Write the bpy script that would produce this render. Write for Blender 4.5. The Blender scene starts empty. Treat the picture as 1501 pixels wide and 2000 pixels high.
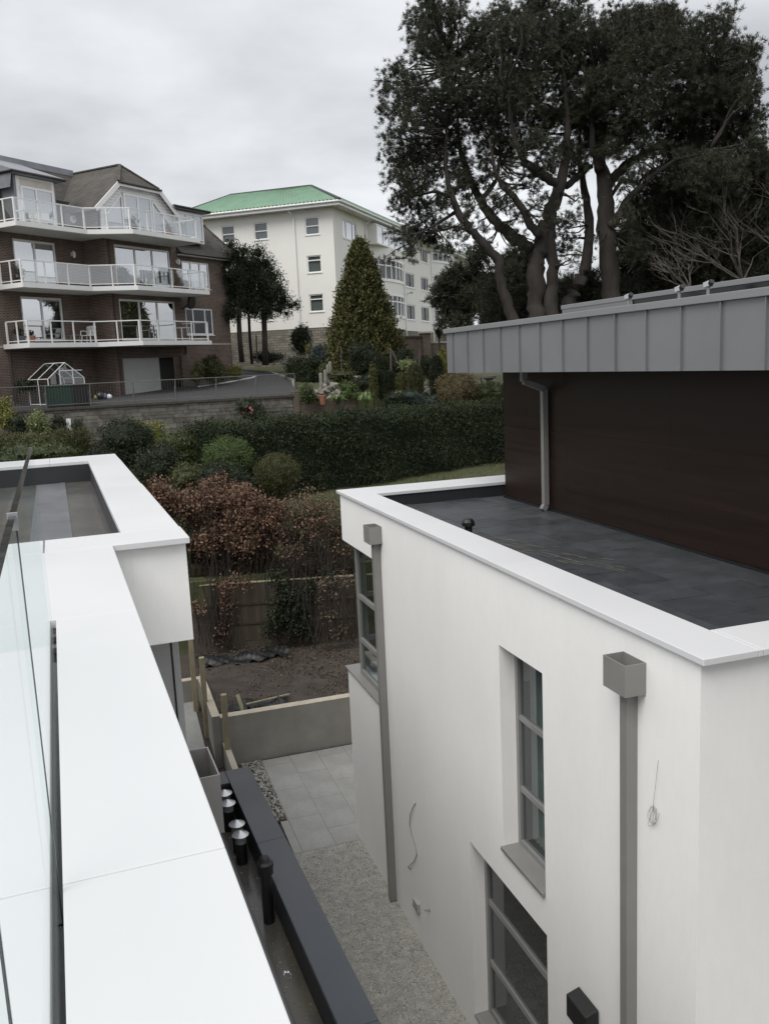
import bpy, math, random
import numpy as np
from mathutils import Matrix, Vector

random.seed(7)
RNG = np.random.default_rng(7)
S = bpy.context.scene
C = S.collection
EYE = 8.42                      # camera height above the patio; building frames use z relative to the eye

# ------------------------------------------------------------------ camera
FPX, PITCH, YAW, ROLL = 1726.249, 0.1677033, -0.3118613, -0.0461540
def cam_matrix():
    Rw = np.array([[math.cos(YAW), math.sin(YAW), 0], [-math.sin(YAW), math.cos(YAW), 0], [0, 0, 1]])
    c, s = math.cos(PITCH), math.sin(PITCH)
    Rp = np.array([[1, 0, 0], [0, c, -s], [0, s, c]])
    M = np.array([[1, 0, 0], [0, 0, -1], [0, 1, 0]])
    c, s = math.cos(ROLL), math.sin(ROLL)
    Rr = np.array([[c, -s, 0], [s, c, 0], [0, 0, 1]])
    return Rr @ M @ Rp @ Rw
RC = cam_matrix()
cam = bpy.data.cameras.new('camera')
cam.sensor_fit = 'VERTICAL'; cam.sensor_height = 24.0; cam.lens = FPX / 2000 * 24.0
cam.clip_start = 0.05; cam.clip_end = 5000
co = bpy.data.objects.new('camera', cam); C.objects.link(co)
Rb = RC.T @ np.diag([1, -1, -1])
co.matrix_world = Matrix.Translation((0, 0, EYE)) @ Matrix(Rb.tolist()).to_4x4()
S.camera = co

# ------------------------------------------------------------------ world (overcast), sun, exposure
SUN_EL, SUN_AZ = 54.0, 230.0            # azimuth from +Y clockwise: left of the camera, high behind cloud
w = bpy.data.worlds.new('World'); S.world = w; w.use_nodes = True
nt = w.node_tree; N = nt.nodes; L_ = nt.links; N.clear()
sky = N.new('ShaderNodeTexSky'); sky.sky_type = 'NISHITA'; sky.sun_disc = False
sky.sun_elevation = math.radians(SUN_EL); sky.sun_rotation = math.radians(SUN_AZ)
skm = N.new('ShaderNodeVectorMath'); skm.operation = 'SCALE'; skm.inputs['Scale'].default_value = 1.0
L_.new(sky.outputs[0], skm.inputs[0])
tc = N.new('ShaderNodeTexCoord')
sep = N.new('ShaderNodeSeparateXYZ'); L_.new(tc.outputs['Generated'], sep.inputs[0])
den = N.new('ShaderNodeMath'); den.operation = 'ADD'; den.inputs[1].default_value = 0.22; 
ab = N.new('ShaderNodeMath'); ab.operation = 'ABSOLUTE'; L_.new(sep.outputs[2], ab.inputs[0]); L_.new(ab.outputs[0], den.inputs[0])
dv = N.new('ShaderNodeVectorMath'); dv.operation = 'DIVIDE'; L_.new(tc.outputs['Generated'], dv.inputs[0])
cmb = N.new('ShaderNodeCombineXYZ')
for i in range(3): L_.new(den.outputs[0], cmb.inputs[i])
L_.new(cmb.outputs[0], dv.inputs[1])
mp = N.new('ShaderNodeMapping'); mp.inputs['Location'].default_value = (3.1, 1.4, 0); mp.inputs['Scale'].default_value = (1, 1, 0.3)
L_.new(dv.outputs[0], mp.inputs[0])
nz = N.new('ShaderNodeTexNoise'); nz.inputs['Scale'].default_value = 0.85; nz.inputs['Detail'].default_value = 6; nz.inputs['Roughness'].default_value = 0.5
L_.new(mp.outputs[0], nz.inputs['Vector'])
rp = N.new('ShaderNodeValToRGB'); L_.new(nz.outputs[0], rp.inputs[0])
rp.color_ramp.elements[0].position = 0.33; rp.color_ramp.elements[0].color = (2.95, 3.0, 3.13, 1)
rp.color_ramp.elements[1].position = 0.68; rp.color_ramp.elements[1].color = (6.85, 6.93, 7.02, 1)
mx = N.new('ShaderNodeMix'); mx.data_type = 'RGBA'; mx.inputs[0].default_value = 0.94
gr = N.new('ShaderNodeMapRange'); gr.inputs[3].default_value = .92; gr.inputs[4].default_value = 1.35; L_.new(ab.outputs[0], gr.inputs[0])   # overcast sky: brighter overhead
cl = N.new('ShaderNodeVectorMath'); cl.operation = 'SCALE'; L_.new(rp.outputs[0], cl.inputs[0]); L_.new(gr.outputs[0], cl.inputs['Scale'])
L_.new(skm.outputs[0], mx.inputs[6]); L_.new(cl.outputs[0], mx.inputs[7])
bg = N.new('ShaderNodeBackground'); bg.inputs[1].default_value = 0.10
L_.new(mx.outputs[2], bg.inputs[0])
wo = N.new('ShaderNodeOutputWorld'); L_.new(bg.outputs[0], wo.inputs[0])
sl = bpy.data.lights.new('sun', 'SUN'); sl.energy = 1.5; sl.angle = math.radians(40); sl.color = (1.0, 0.97, 0.92)
so = bpy.data.objects.new('sun', sl); C.objects.link(so)
a, e = math.radians(SUN_AZ), math.radians(SUN_EL)
so.rotation_euler = Vector((math.sin(a) * math.cos(e), math.cos(a) * math.cos(e), math.sin(e))).to_track_quat('Z', 'Y').to_euler()
S.view_settings.view_transform = 'Standard'; S.view_settings.look = 'None'
S.view_settings.exposure = 0.78; S.view_settings.gamma = 1.0; S.view_settings.use_curve_mapping = False
S.cycles.max_bounces = 10; S.cycles.diffuse_bounces = 8; S.cycles.transparent_max_bounces = 12; S.cycles.caustics_reflective = False; S.cycles.caustics_refractive = False

# ------------------------------------------------------------------ placing helpers (photo ray -> place in the world)
def ray(x, y): return RC.T @ np.array([(x - 750) / FPX, (y - 1000) / FPX, 1.0])
def at_d(x, y, D):
    d = ray(x, y); t = D / math.hypot(d[0], d[1]); return np.array([d[0] * t, d[1] * t, d[2] * t + EYE])
def at_y(x, y, Y):
    d = ray(x, y); t = Y / d[1]; return np.array([d[0] * t, Y, d[2] * t + EYE])
def at_z(x, y, z):
    d = ray(x, y); t = (z - EYE) / d[2]; return d * t + np.array([0, 0, EYE])
def px_m(D): return D / FPX * 1.06      # metres per photo pixel at distance D

# ------------------------------------------------------------------ objects
def tag(o, label=None, cat=None, group=None, kind=None):
    if label: o['label'] = label
    if cat: o['category'] = cat
    if group: o['group'] = group
    if kind: o['kind'] = kind
    return o
def thing(name, label, cat, loc=(0, 0, 0), rz=0.0, group=None):
    o = bpy.data.objects.new(name, None); C.objects.link(o)
    o.location = loc; o.rotation_euler = (0, 0, rz); o.empty_display_size = 0.2
    return tag(o, label, cat, group)
def link(name, me, parent=None, loc=None, rz=None):
    o = bpy.data.objects.new(name, me); C.objects.link(o)
    if parent is not None: o.parent = parent
    if loc is not None: o.location = loc
    if rz is not None: o.rotation_euler = (0, 0, rz)
    return o

class MB:
    def __init__(s): s.v = []; s.f = []; s.m = []
    def add(s, pts, faces, mi=0):
        k = len(s.v); s.v += [tuple(float(c) for c in p) for p in pts]
        for f in faces: s.f.append([i + k for i in f]); s.m.append(mi)
        return s
    def poly(s, *pts, mi=0): return s.add(pts, [list(range(len(pts)))], mi)
    def box(s, x0, x1, y0, y1, z0, z1, mi=0):
        p = [(x, y, z) for z in (z0, z1) for y in (y0, y1) for x in (x0, x1)]
        return s.add(p, [(0, 2, 3, 1), (4, 5, 7, 6), (0, 1, 5, 4), (2, 6, 7, 3), (0, 4, 6, 2), (1, 3, 7, 5)], mi)
    def prism(s, pts, z0, z1, mi=0):            # vertical prism over a ccw plan
        n = len(pts)
        p = [(x, y, z0) for x, y in pts] + [(x, y, z1) for x, y in pts]
        return s.add(p, [list(range(n))[::-1], list(range(n, 2 * n))] + [(i, (i + 1) % n, n + (i + 1) % n, n + i) for i in range(n)], mi)
    def beam(s, a, b, w, h, up=(0, 0, 1), mi=0):
        a = np.array(a, float); b = np.array(b, float); d = b - a; d = d / np.linalg.norm(d)
        r = np.cross(d, up)
        if np.linalg.norm(r) < 1e-3: r = np.cross(d, (0, 1, 0))
        r = r / np.linalg.norm(r); u = np.cross(r, d)
        p = [q + r * sx * w / 2 + u * sz * h / 2 for q in (a, b) for sx, sz in ((-1, -1), (1, -1), (1, 1), (-1, 1))]
        return s.add(p, [(3, 2, 1, 0), (4, 5, 6, 7), (0, 1, 5, 4), (1, 2, 6, 5), (2, 3, 7, 6), (3, 0, 4, 7)], mi)
    def tube(s, pts, rad, n=6, cap=True, mi=0):
        pts = [np.array(p, float) for p in pts]; m = len(pts)
        if not hasattr(rad, '__len__'): rad = [rad] * m
        ring = []; ref = np.array([0.31, 0.2, 0.93])
        for i in range(m):
            d = pts[min(i + 1, m - 1)] - pts[max(i - 1, 0)]; d = d / (np.linalg.norm(d) + 1e-9)
            if abs(d @ ref) > .95: rr = np.array([1., 0, 0])
            else: rr = ref
            u = np.cross(d, rr); u /= np.linalg.norm(u); v = np.cross(d, u)
            ring += [pts[i] + rad[i] * (math.cos(t) * u + math.sin(t) * v) for t in np.arange(n) * 2 * math.pi / n]
        f = []
        for i in range(m - 1):
            for j in range(n):
                k = (j + 1) % n; f.append((i * n + j, i * n + k, (i + 1) * n + k, (i + 1) * n + j))
        if cap: f += [tuple(range(n))[::-1], tuple(range((m - 1) * n, m * n))]
        return s.add(ring, f, mi)
    def lathe(s, prof, c=(0, 0, 0), n=14, mi=0):
        p = [(c[0] + r * math.cos(t), c[1] + r * math.sin(t), c[2] + z) for r, z in prof for t in np.arange(n) * 2 * math.pi / n]
        m = len(prof); f = []
        for i in range(m - 1):
            for j in range(n):
                k = (j + 1) % n; f.append((i * n + j, i * n + k, (i + 1) * n + k, (i + 1) * n + j))
        f += [tuple(range(n))[::-1], tuple(range((m - 1) * n, m * n))]
        return s.add(p, f, mi)
    def mesh(s, name, mats, smooth=False):
        me = bpy.data.meshes.new(name); me.from_pydata(s.v, [], s.f)
        for m in (mats if isinstance(mats, (list, tuple)) else [mats]): me.materials.append(m)
        me.polygons.foreach_set('material_index', s.m)
        if smooth: me.polygons.foreach_set('use_smooth', [True] * len(s.f))
        me.update(); return me
    def build(s, name, mats, parent=None, smooth=False, bevel=0, loc=None, rz=None, label=None, kind=None):
        o = link(name, s.mesh(name, mats, smooth), parent, loc, rz)
        if bevel:
            b = o.modifiers.new('bevel', 'BEVEL'); b.width = bevel; b.segments = 2; b.limit_method = 'ANGLE'
        if label: o['label'] = label
        if kind: o['kind'] = kind
        return o

def np_mesh(name, V, k, mats, tint=None, smooth=False):
    """V: (n*k,3) vertices, every k of them one face."""
    n = len(V) // k
    me = bpy.data.meshes.new(name)
    me.vertices.add(n * k); me.vertices.foreach_set('co', np.ascontiguousarray(V, np.float32).ravel())
    me.loops.add(n * k); me.loops.foreach_set('vertex_index', np.arange(n * k, dtype=np.int32))
    me.polygons.add(n); me.polygons.foreach_set('loop_start', np.arange(n, dtype=np.int32) * k)
    if tint is not None:
        at = me.attributes.new('tint', 'FLOAT', 'POINT'); at.data.foreach_set('value', np.repeat(tint, k).astype(np.float32))
    me.materials.append(mats); me.update(calc_edges=True)
    return me

# ------------------------------------------------------------------ materials
def newmat(name):
    m = bpy.data.materials.new(name); m.use_nodes = True
    return m, m.node_tree.nodes, m.node_tree.links, m.node_tree.nodes['Principled BSDF']
def mat(name, col, rough=0.6, var=0.12, scale=2.0, bump=0.0, bscale=40, metal=0.0, spec=0.5, col2=None, stretch=(1, 1, 1), objvar=0.0, fine=0.0, lo=.3, hi=.7, coat=0.0, detail=8, rvar=.08):
    m, n, l, b = newmat(name)
    b.inputs['Roughness'].default_value = rough; b.inputs['Metallic'].default_value = metal; b.inputs['Specular IOR Level'].default_value = spec
    b.inputs['Coat Weight'].default_value = coat
    tc = n.new('ShaderNodeTexCoord'); mp = n.new('ShaderNodeMapping'); mp.inputs['Scale'].default_value = stretch
    l.new(tc.outputs['Object'], mp.inputs[0])
    nz = n.new('ShaderNodeTexNoise'); nz.inputs['Scale'].default_value = scale; nz.inputs['Detail'].default_value = detail; nz.inputs['Roughness'].default_value = .62
    l.new(mp.outputs[0], nz.inputs['Vector'])
    rp = n.new('ShaderNodeValToRGB'); l.new(nz.outputs[0], rp.inputs[0])
    rp.color_ramp.elements[0].position = lo; rp.color_ramp.elements[1].position = hi
    c = np.array(col[:3])
    if col2 is None: c1, c2 = c * (1 - var), np.minimum(c * (1 + var), .92)
    else: c1, c2 = c, np.array(col2[:3])
    rp.color_ramp.elements[0].color = (*c1, 1); rp.color_ramp.elements[1].color = (*c2, 1)
    out = rp.outputs[0]
    if fine:
        n2 = n.new('ShaderNodeTexNoise'); n2.inputs['Scale'].default_value = scale * 18; n2.inputs['Detail'].default_value = 3
        l.new(mp.outputs[0], n2.inputs['Vector'])
        mr = n.new('ShaderNodeMapRange'); mr.inputs[1].default_value = .3; mr.inputs[2].default_value = .7; mr.inputs[3].default_value = 1 - fine; mr.inputs[4].default_value = 1 + fine
        l.new(n2.outputs[0], mr.inputs[0])
        vm = n.new('ShaderNodeVectorMath'); vm.operation = 'SCALE'; l.new(out, vm.inputs[0]); l.new(mr.outputs[0], vm.inputs['Scale']); out = vm.outputs[0]
    if objvar:
        oi = n.new('ShaderNodeObjectInfo'); mr = n.new('ShaderNodeMapRange'); mr.inputs[3].default_value = 1 - objvar; mr.inputs[4].default_value = 1 + objvar
        l.new(oi.outputs['Random'], mr.inputs[0])
        vm = n.new('ShaderNodeVectorMath'); vm.operation = 'SCALE'; l.new(out, vm.inputs[0]); l.new(mr.outputs[0], vm.inputs['Scale']); out = vm.outputs[0]
    l.new(out, b.inputs['Base Color'])
    if bump:
        n3 = n.new('ShaderNodeTexNoise'); n3.inputs['Scale'].default_value = bscale; n3.inputs['Detail'].default_value = 6
        l.new(mp.outputs[0], n3.inputs['Vector'])
        bm = n.new('ShaderNodeBump'); bm.inputs['Strength'].default_value = bump; bm.inputs['Distance'].default_value = 0.02
        l.new(n3.outputs[0], bm.inputs['Height']); l.new(bm.outputs[0], b.inputs['Normal'])
    # roughness breakup
    mr = n.new('ShaderNodeMapRange'); mr.inputs[1].default_value = .3; mr.inputs[2].default_value = .7
    mr.inputs[3].default_value = max(rough - rvar, .02); mr.inputs[4].default_value = min(rough + rvar, 1)
    l.new(nz.outputs[0], mr.inputs[0]); l.new(mr.outputs[0], b.inputs['Roughness'])
    return m
def brickmat(name, c1, c2, mortar, bw=.225, bh=.075, ms=.012, rot=False, var=.25, bump=.6):
    m, n, l, b = newmat(name)
    tc = n.new('ShaderNodeTexCoord'); sp = n.new('ShaderNodeSeparateXYZ'); l.new(tc.outputs['Object'], sp.inputs[0])
    ad = n.new('ShaderNodeMath'); ad.operation = 'ADD' if not rot else 'SUBTRACT'; l.new(sp.outputs[0], ad.inputs[0]); l.new(sp.outputs[1], ad.inputs[1])
    cb = n.new('ShaderNodeCombineXYZ'); l.new(ad.outputs[0], cb.inputs[0]); l.new(sp.outputs[2], cb.inputs[1])
    br = n.new('ShaderNodeTexBrick'); l.new(cb.outputs[0], br.inputs['Vector'])
    br.inputs['Scale'].default_value = 1; br.inputs['Brick Width'].default_value = bw; br.inputs['Row Height'].default_value = bh
    br.inputs['Mortar Size'].default_value = ms; br.inputs['Mortar Smooth'].default_value = .2; br.inputs['Bias'].default_value = -.1
    br.inputs['Color1'].default_value = (*c1, 1); br.inputs['Color2'].default_value = (*c2, 1); br.inputs['Mortar'].default_value = (*mortar, 1)
    nz = n.new('ShaderNodeTexNoise'); nz.inputs['Scale'].default_value = .9; nz.inputs['Detail'].default_value = 8; nz.inputs['Roughness'].default_value = .7
    l.new(tc.outputs['Object'], nz.inputs['Vector'])
    mr = n.new('ShaderNodeMapRange'); mr.inputs[1].default_value = .3; mr.inputs[2].default_value = .7; mr.inputs[3].default_value = 1 - var; mr.inputs[4].default_value = 1 + var
    l.new(nz.outputs[0], mr.inputs[0])
    vm = n.new('ShaderNodeVectorMath'); vm.operation = 'SCALE'; l.new(br.outputs[0], vm.inputs[0]); l.new(mr.outputs[0], vm.inputs['Scale'])
    l.new(vm.outputs[0], b.inputs['Base Color']); b.inputs['Roughness'].default_value = .85; b.inputs['Specular IOR Level'].default_value = .25
    bm = n.new('ShaderNodeBump'); bm.invert = True; bm.inputs['Strength'].default_value = bump; bm.inputs['Distance'].default_value = .01
    l.new(br.outputs['Fac'], bm.inputs['Height']); l.new(bm.outputs[0], b.inputs['Normal'])
    return m
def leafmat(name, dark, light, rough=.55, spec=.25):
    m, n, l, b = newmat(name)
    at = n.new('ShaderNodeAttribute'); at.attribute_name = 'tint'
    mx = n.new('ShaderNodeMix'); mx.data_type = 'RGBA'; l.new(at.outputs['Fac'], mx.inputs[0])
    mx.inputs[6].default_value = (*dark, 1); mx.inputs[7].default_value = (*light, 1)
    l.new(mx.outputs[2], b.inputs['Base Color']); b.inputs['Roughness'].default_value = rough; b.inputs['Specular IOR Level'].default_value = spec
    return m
def glassmat(name, tint=(.8, .85, .85), gloss=.12, rough=.01, edge=.6):
    m, n, l, b = newmat(name); n.remove(b)
    tr = n.new('ShaderNodeBsdfTransparent'); tr.inputs[0].default_value = (*tint, 1)
    gl = n.new('ShaderNodeBsdfGlossy'); gl.inputs[0].default_value = (.95, .97, 1, 1); gl.inputs['Roughness'].default_value = rough
    lw = n.new('ShaderNodeLayerWeight'); lw.inputs['Blend'].default_value = .3
    mr = n.new('ShaderNodeMapRange'); mr.inputs[3].default_value = gloss; mr.inputs[4].default_value = edge
    pw = n.new('ShaderNodeMath'); pw.operation = 'POWER'; pw.inputs[1].default_value = 2.5
    l.new(lw.outputs['Facing'], pw.inputs[0]); l.new(pw.outputs[0], mr.inputs[0])
    mx = n.new('ShaderNodeMixShader'); l.new(mr.outputs[0], mx.inputs[0]); l.new(tr.outputs[0], mx.inputs[1]); l.new(gl.outputs[0], mx.inputs[2])
    l.new(mx.outputs[0], n['Material Output'].inputs[0])
    return m

M = {}
M['render'] = mat('white_render', (.86, .857, .842), .85, .028, .9, .14, 220, stretch=(1, 1, .35), fine=.012)
M['coping'] = mat('white_coping', (.63, .634, .645), .34, .02, .7, spec=.4, detail=1, rvar=.02)
M['grey_pipe'] = mat('grey_coated_metal', (.215, .211, .203), .45, .06, 3)
M['frame'] = mat('grey_window_frame', (.235, .235, .23), .4, .05, 3)
M['frame_light'] = mat('pale_grey_panel', (.36, .36, .36), .45, .05, 3)
M['zinc'] = mat('grey_zinc', (.195, .2, .208), .42, .07, 1.2, .02, 6, metal=.25)
M['zinc_cap'] = mat('grey_zinc_cap', (.23, .235, .24), .42, .05, 1.2, metal=.25)
M['brown'] = mat('dark_brown_cladding', (.0182, .0102, .0074), .42, .28, 2.2, .03, 30, stretch=(1, .15, 5), spec=.2)
M['dark'] = mat('anthracite_membrane', (.021, .023, .027), .55, .12, 2)
M['deckdark'] = mat('wet_membrane', (.062, .066, .072), .22, .3, .8, .03, 10, col2=(.125, .11, .082))
M['anth'] = mat('anthracite_coping', (.050, .056, .066), .36, .14, 1.5, .02, 12)
M['patch'] = mat('grey_membrane_strip', (.115, .12, .13), .35, .15, 2)
M['ledge'] = mat('lead_grey_flashing', (.12, .12, .12), .5, .2, 2)
M['black'] = mat('black_plastic', (.008, .008, .009), .45, .1, 4)
M['galv'] = mat('galvanised_cap', (.62, .63, .64), .3, .1, 6, metal=.85)
M['galvdull'] = mat('dull_galvanised', (.30, .31, .32), .5, .2, 9, metal=.5)
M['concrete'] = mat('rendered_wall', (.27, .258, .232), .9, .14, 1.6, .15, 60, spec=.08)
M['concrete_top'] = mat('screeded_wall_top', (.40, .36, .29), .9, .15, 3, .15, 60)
M['wood'] = mat('treated_pine', (.30, .265, .175), .8, .25, 5, .2, 40, stretch=(3, 3, .5))
M['fence'] = mat('weathered_fence', (.050, .041, .028), .9, .3, 3, .2, 40, stretch=(4, 4, .5), objvar=.35)
M['soil'] = mat('bare_soil', (.046, .037, .030), .98, .4, 2.2, .9, 25, fine=.3)
M['plastic'] = mat('black_sheeting', (.009, .009, .009), .5, .2, 3)
M['tile_dark'] = mat('slate_tile', (.050, .055, .061), .40, .22, 3, .06, 30, objvar=.2, fine=.12)
M['tile_grey'] = mat('grey_paver', (.285, .283, .27), .62, .16, 1.6, .06, 50, objvar=.025, fine=.09)
M['gravel'] = mat('gravel_bed', (.33, .32, .295), .95, .25, 6, .8, 60, fine=.4)
M['pebble'] = leafmat('pebbles', (.18, .175, .155), (.60, .58, .53), .8)
M['asphalt'] = mat('asphalt', (.036, .036, .038), .85, .15, 1.2, .2, 200, fine=.15)
M['grass'] = mat('grass_ground', (.045, .055, .022), .95, .35, 1.1, .5, 60, col2=(.075, .075, .033), fine=.3)
M['bark'] = mat('pine_bark', (.034, .029, .025), .95, .4, 4, 1.0, 14, stretch=(1, 1, .35))
M['bark_pale'] = mat('pale_bark', (.075, .069, .060), .9, .3, 3, .4, 20)
M['twig'] = mat('brown_twigs', (.026, .020, .016), .9, .3, 4)
M['brick'] = brickmat('brown_brick', (.088, .053, .042), (.14, .088, .070), (.25, .22, .19))
M['brick_cap'] = mat('brick_cap', (.066, .056, .048), .9, .3, 6, .2)
M['block'] = mat('grey_block', (.118, .111, .098), .95, .45, 2.5, .5, 30, fine=.25, objvar=.3)
M['mortar'] = mat('dark_mortar', (.07, .065, .058), .95, .2, 4)
M['stone'] = brickmat('rubble_stone', (.16, .15, .125), (.27, .25, .21), (.12, .11, .095), .46, .17, .02, bump=.9, rot=True)
M['gwall'] = brickmat('old_brick_wall', (.105, .078, .062), (.14, .108, .086), (.13, .115, .10), .225, .075, .012)
M['cream'] = mat('cream_render', (.78, .77, .73), .85, .03, .5, .05, 60)
M['white'] = mat('white_paint', (.78, .78, .77), .4, .04, 2)
M['upvc'] = mat('white_upvc', (.80, .80, .80), .35, .03, 2)
M['slab'] = mat('balcony_white', (.66, .66, .645), .6, .08, 1.5)
M['slate'] = brickmat('roof_slate', (.075, .070, .064), (.105, .098, .088), (.045, .042, .038), .2, .16, .012, bump=.5)
M['lead'] = mat('lead_sheet', (.22, .23, .25), .5, .22, 1.5, .1, 8)
M['gutter'] = mat('black_gutter', (.015, .014, .013), .4, .1, 3)
M['green'] = mat('green_tiles', (.185, .305, .215), .55, .14, 1.5, fine=.08)
M['ridge'] = mat('grey_ridge_tile', (.06, .07, .065), .8, .2, 3)
M['garage'] = mat('pale_garage_door', (.50, .50, .49), .55, .05, 2)
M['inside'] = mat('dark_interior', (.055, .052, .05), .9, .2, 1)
M['curtain'] = mat('net_curtain', (.62, .64, .65), .9, .12, 2.5, stretch=(3, 3, .2))
M['blind'] = mat('window_blind', (.27, .27, .255), .8, .2, 6, stretch=(.3, .3, 4))
M['glass'] = glassmat('window_glass', (.62, .68, .68), .10, .01, .8)
M['glass_sky'] = glassmat('reflecting_glass', (.55, .58, .6), .55, .01, .95)
M['glass_dark'] = glassmat('dark_pane', (.40, .42, .43), .05, .01, .24)
M['glass_rail'] = glassmat('balustrade_glass', (.955, .972, .968), .012, .003, .16)
M['glass_balc'] = glassmat('balcony_glass', (.80, .82, .82), .24, .03, .8)
M['glass_edge'] = mat('glass_edge', (.018, .024, .022), .12, .2, 20)
M['glass_edge_pale'] = mat('glass_edge_pale', (.35, .40, .39), .15, .1, 20)
M['terracotta'] = mat('terracotta', (.26, .12, .07), .85, .15, 5)
M['stonepost'] = mat('weathered_stone', (.20, .19, .165), .95, .25, 5, .4, 30)
M['compost'] = mat('dark_green_plastic', (.010, .035, .024), .5, .15, 4)
M['cloth'] = mat('grey_cloth', (.10, .105, .12), .9, .2, 5)
M['blue'] = mat('blue_bag', (.07, .09, .16), .6, .2, 5)
M['yellow'] = mat('yellow_bag', (.22, .21, .09), .6, .2, 5)
M['solar'] = mat('dark_panel', (.006, .006, .008), .2, .1, 3)
M['iron'] = mat('iron_paint', (.11, .112, .112), .5, .2, 9)
M['wire'] = mat('grey_cable', (.20, .19, .18), .6, .1, 5)
LM = {
 'pine': leafmat('pine_needles', (.026, .030, .020), (.072, .075, .050), .65, .15),
 'thuja': leafmat('thuja_leaf', (.034, .040, .015), (.128, .120, .048), .7, .15),
 'cypress': leafmat('cypress_leaf', (.015, .020, .012), (.044, .050, .030), .7, .12),
 'hedge': leafmat('hedge_leaf', (.012, .019, .010), (.046, .058, .028), .65, .18),
 'beech': leafmat('beech_leaf', (.050, .029, .019), (.225, .140, .098), .7, .15),
 'dark': leafmat('dark_shrub_leaf', (.012, .018, .010), (.044, .054, .030), .65, .2),
 'mid': leafmat('mid_green_leaf', (.022, .032, .010), (.085, .105, .035), .5, .3),
 'lime': leafmat('lime_leaf', (.028, .046, .012), (.088, .128, .034), .5, .3),
 'olive': leafmat('olive_leaf', (.028, .034, .012), (.085, .085, .032), .6, .25),
 'yellow': leafmat('yellow_leaf', (.075, .082, .018), (.25, .245, .065), .55, .3),
 'acer': leafmat('acer_leaf', (.060, .050, .026), (.21, .165, .085), .6, .25),
 'blue': leafmat('blue_juniper', (.030, .042, .040), (.085, .11, .105), .7, .2),
 'strap': leafmat('strap_leaf', (.035, .060, .016), (.15, .21, .06), .4, .4),
 'pale': leafmat('pale_leaf', (.07, .09, .035), (.28, .31, .14), .5, .3),
 'grassblade': leafmat('grass_blade', (.030, .042, .013), (.085, .098, .036), .6, .2),
 'bramble': leafmat('bramble_leaf', (.020, .016, .010), (.055, .050, .028), .7, .15),
 'pink': leafmat('pink_petal', (.30, .07, .08), (.5, .18, .19), .5, .3),
 'litter': leafmat('leaf_litter', (.045, .034, .025), (.20, .155, .11), .8, .2),
}

# ------------------------------------------------------------------ foliage
def unit(n):
    v = RNG.normal(size=(n, 3)); return v / np.linalg.norm(v, axis=1, keepdims=True)
def leaf_quads(P, size, aspect=.5, up=0.0, out=None, outw=0.0):
    n = len(P); a = unit(n); a[:, 2] += up
    if out is not None: a = a + out * outw
    a /= np.linalg.norm(a, axis=1, keepdims=True)
    b = np.cross(a, unit(n)); b /= np.linalg.norm(b, axis=1, keepdims=True) + 1e-9
    s = (size * (.6 + .8 * RNG.random(n)))[:, None]
    V = np.empty((n, 4, 3)); V[:, 0] = P - a * s * .5; V[:, 1] = P + b * s * aspect * .5
    V[:, 2] = P + a * s * .5; V[:, 3] = P - b * s * aspect * .5
    return V.reshape(-1, 3)
def clump_pts(blobs, nclump, per, cr, shell=(.72, 1.03)):
    """points in leaf clumps near the skin of a union of ellipsoids; blobs: (centre, radii)"""
    Cs = np.array([b[0] for b in blobs]); Rs = np.array([b[1] for b in blobs])
    wt = (Rs[:, 0] * Rs[:, 2]) + (Rs[:, 0] * Rs[:, 1]); wt = wt / wt.sum()
    idx = RNG.choice(len(blobs), nclump * 2, p=wt)
    d = unit(len(idx)); r = RNG.uniform(shell[0], shell[1], len(idx))[:, None]
    P = Cs[idx] + d * Rs[idx] * r
    keep = np.ones(len(P), bool)
    for i in range(len(blobs)):
        q = np.linalg.norm((P - Cs[i]) / Rs[i], axis=1); keep &= ~((q < .62) & (idx != i))
    P = P[keep][:nclump]; d = d[keep][:nclump]
    t = RNG.random(len(P))
    pts = np.repeat(P, per, 0) + RNG.normal(size=(len(P) * per, 3)) * cr
    tint = np.clip(np.repeat(t, per) * .65 + RNG.random(len(P) * per) * .4 - .03, 0, 1)
    return pts, tint, np.repeat(d, per, 0)
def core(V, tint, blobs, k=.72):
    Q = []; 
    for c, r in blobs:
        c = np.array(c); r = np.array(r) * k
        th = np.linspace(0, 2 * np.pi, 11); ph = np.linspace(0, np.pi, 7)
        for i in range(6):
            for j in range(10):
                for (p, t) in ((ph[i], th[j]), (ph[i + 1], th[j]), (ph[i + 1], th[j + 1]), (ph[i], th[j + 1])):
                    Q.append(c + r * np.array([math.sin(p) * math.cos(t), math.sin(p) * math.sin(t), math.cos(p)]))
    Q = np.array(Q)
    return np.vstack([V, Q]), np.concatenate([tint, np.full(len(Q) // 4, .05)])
def foliage(name, blobs, lm, nclump, per, cr, size, parent=None, loc=None, aspect=.5, up=0., outw=.3, with_core=True, shell=(.72, 1.03), k=.72):
    loc = np.zeros(3) if loc is None else np.array(loc, float)
    bl = [(np.array(c, float) - loc, np.array(r, float)) for c, r in blobs]
    P, t, d = clump_pts(bl, nclump, per, cr, shell)
    V = leaf_quads(P, np.full(len(P), size), aspect, up, d, outw)
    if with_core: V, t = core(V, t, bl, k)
    o = link(name, np_mesh(name, V, 4, LM[lm], t), parent)
    if parent is None: o.location = loc
    return o
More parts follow.
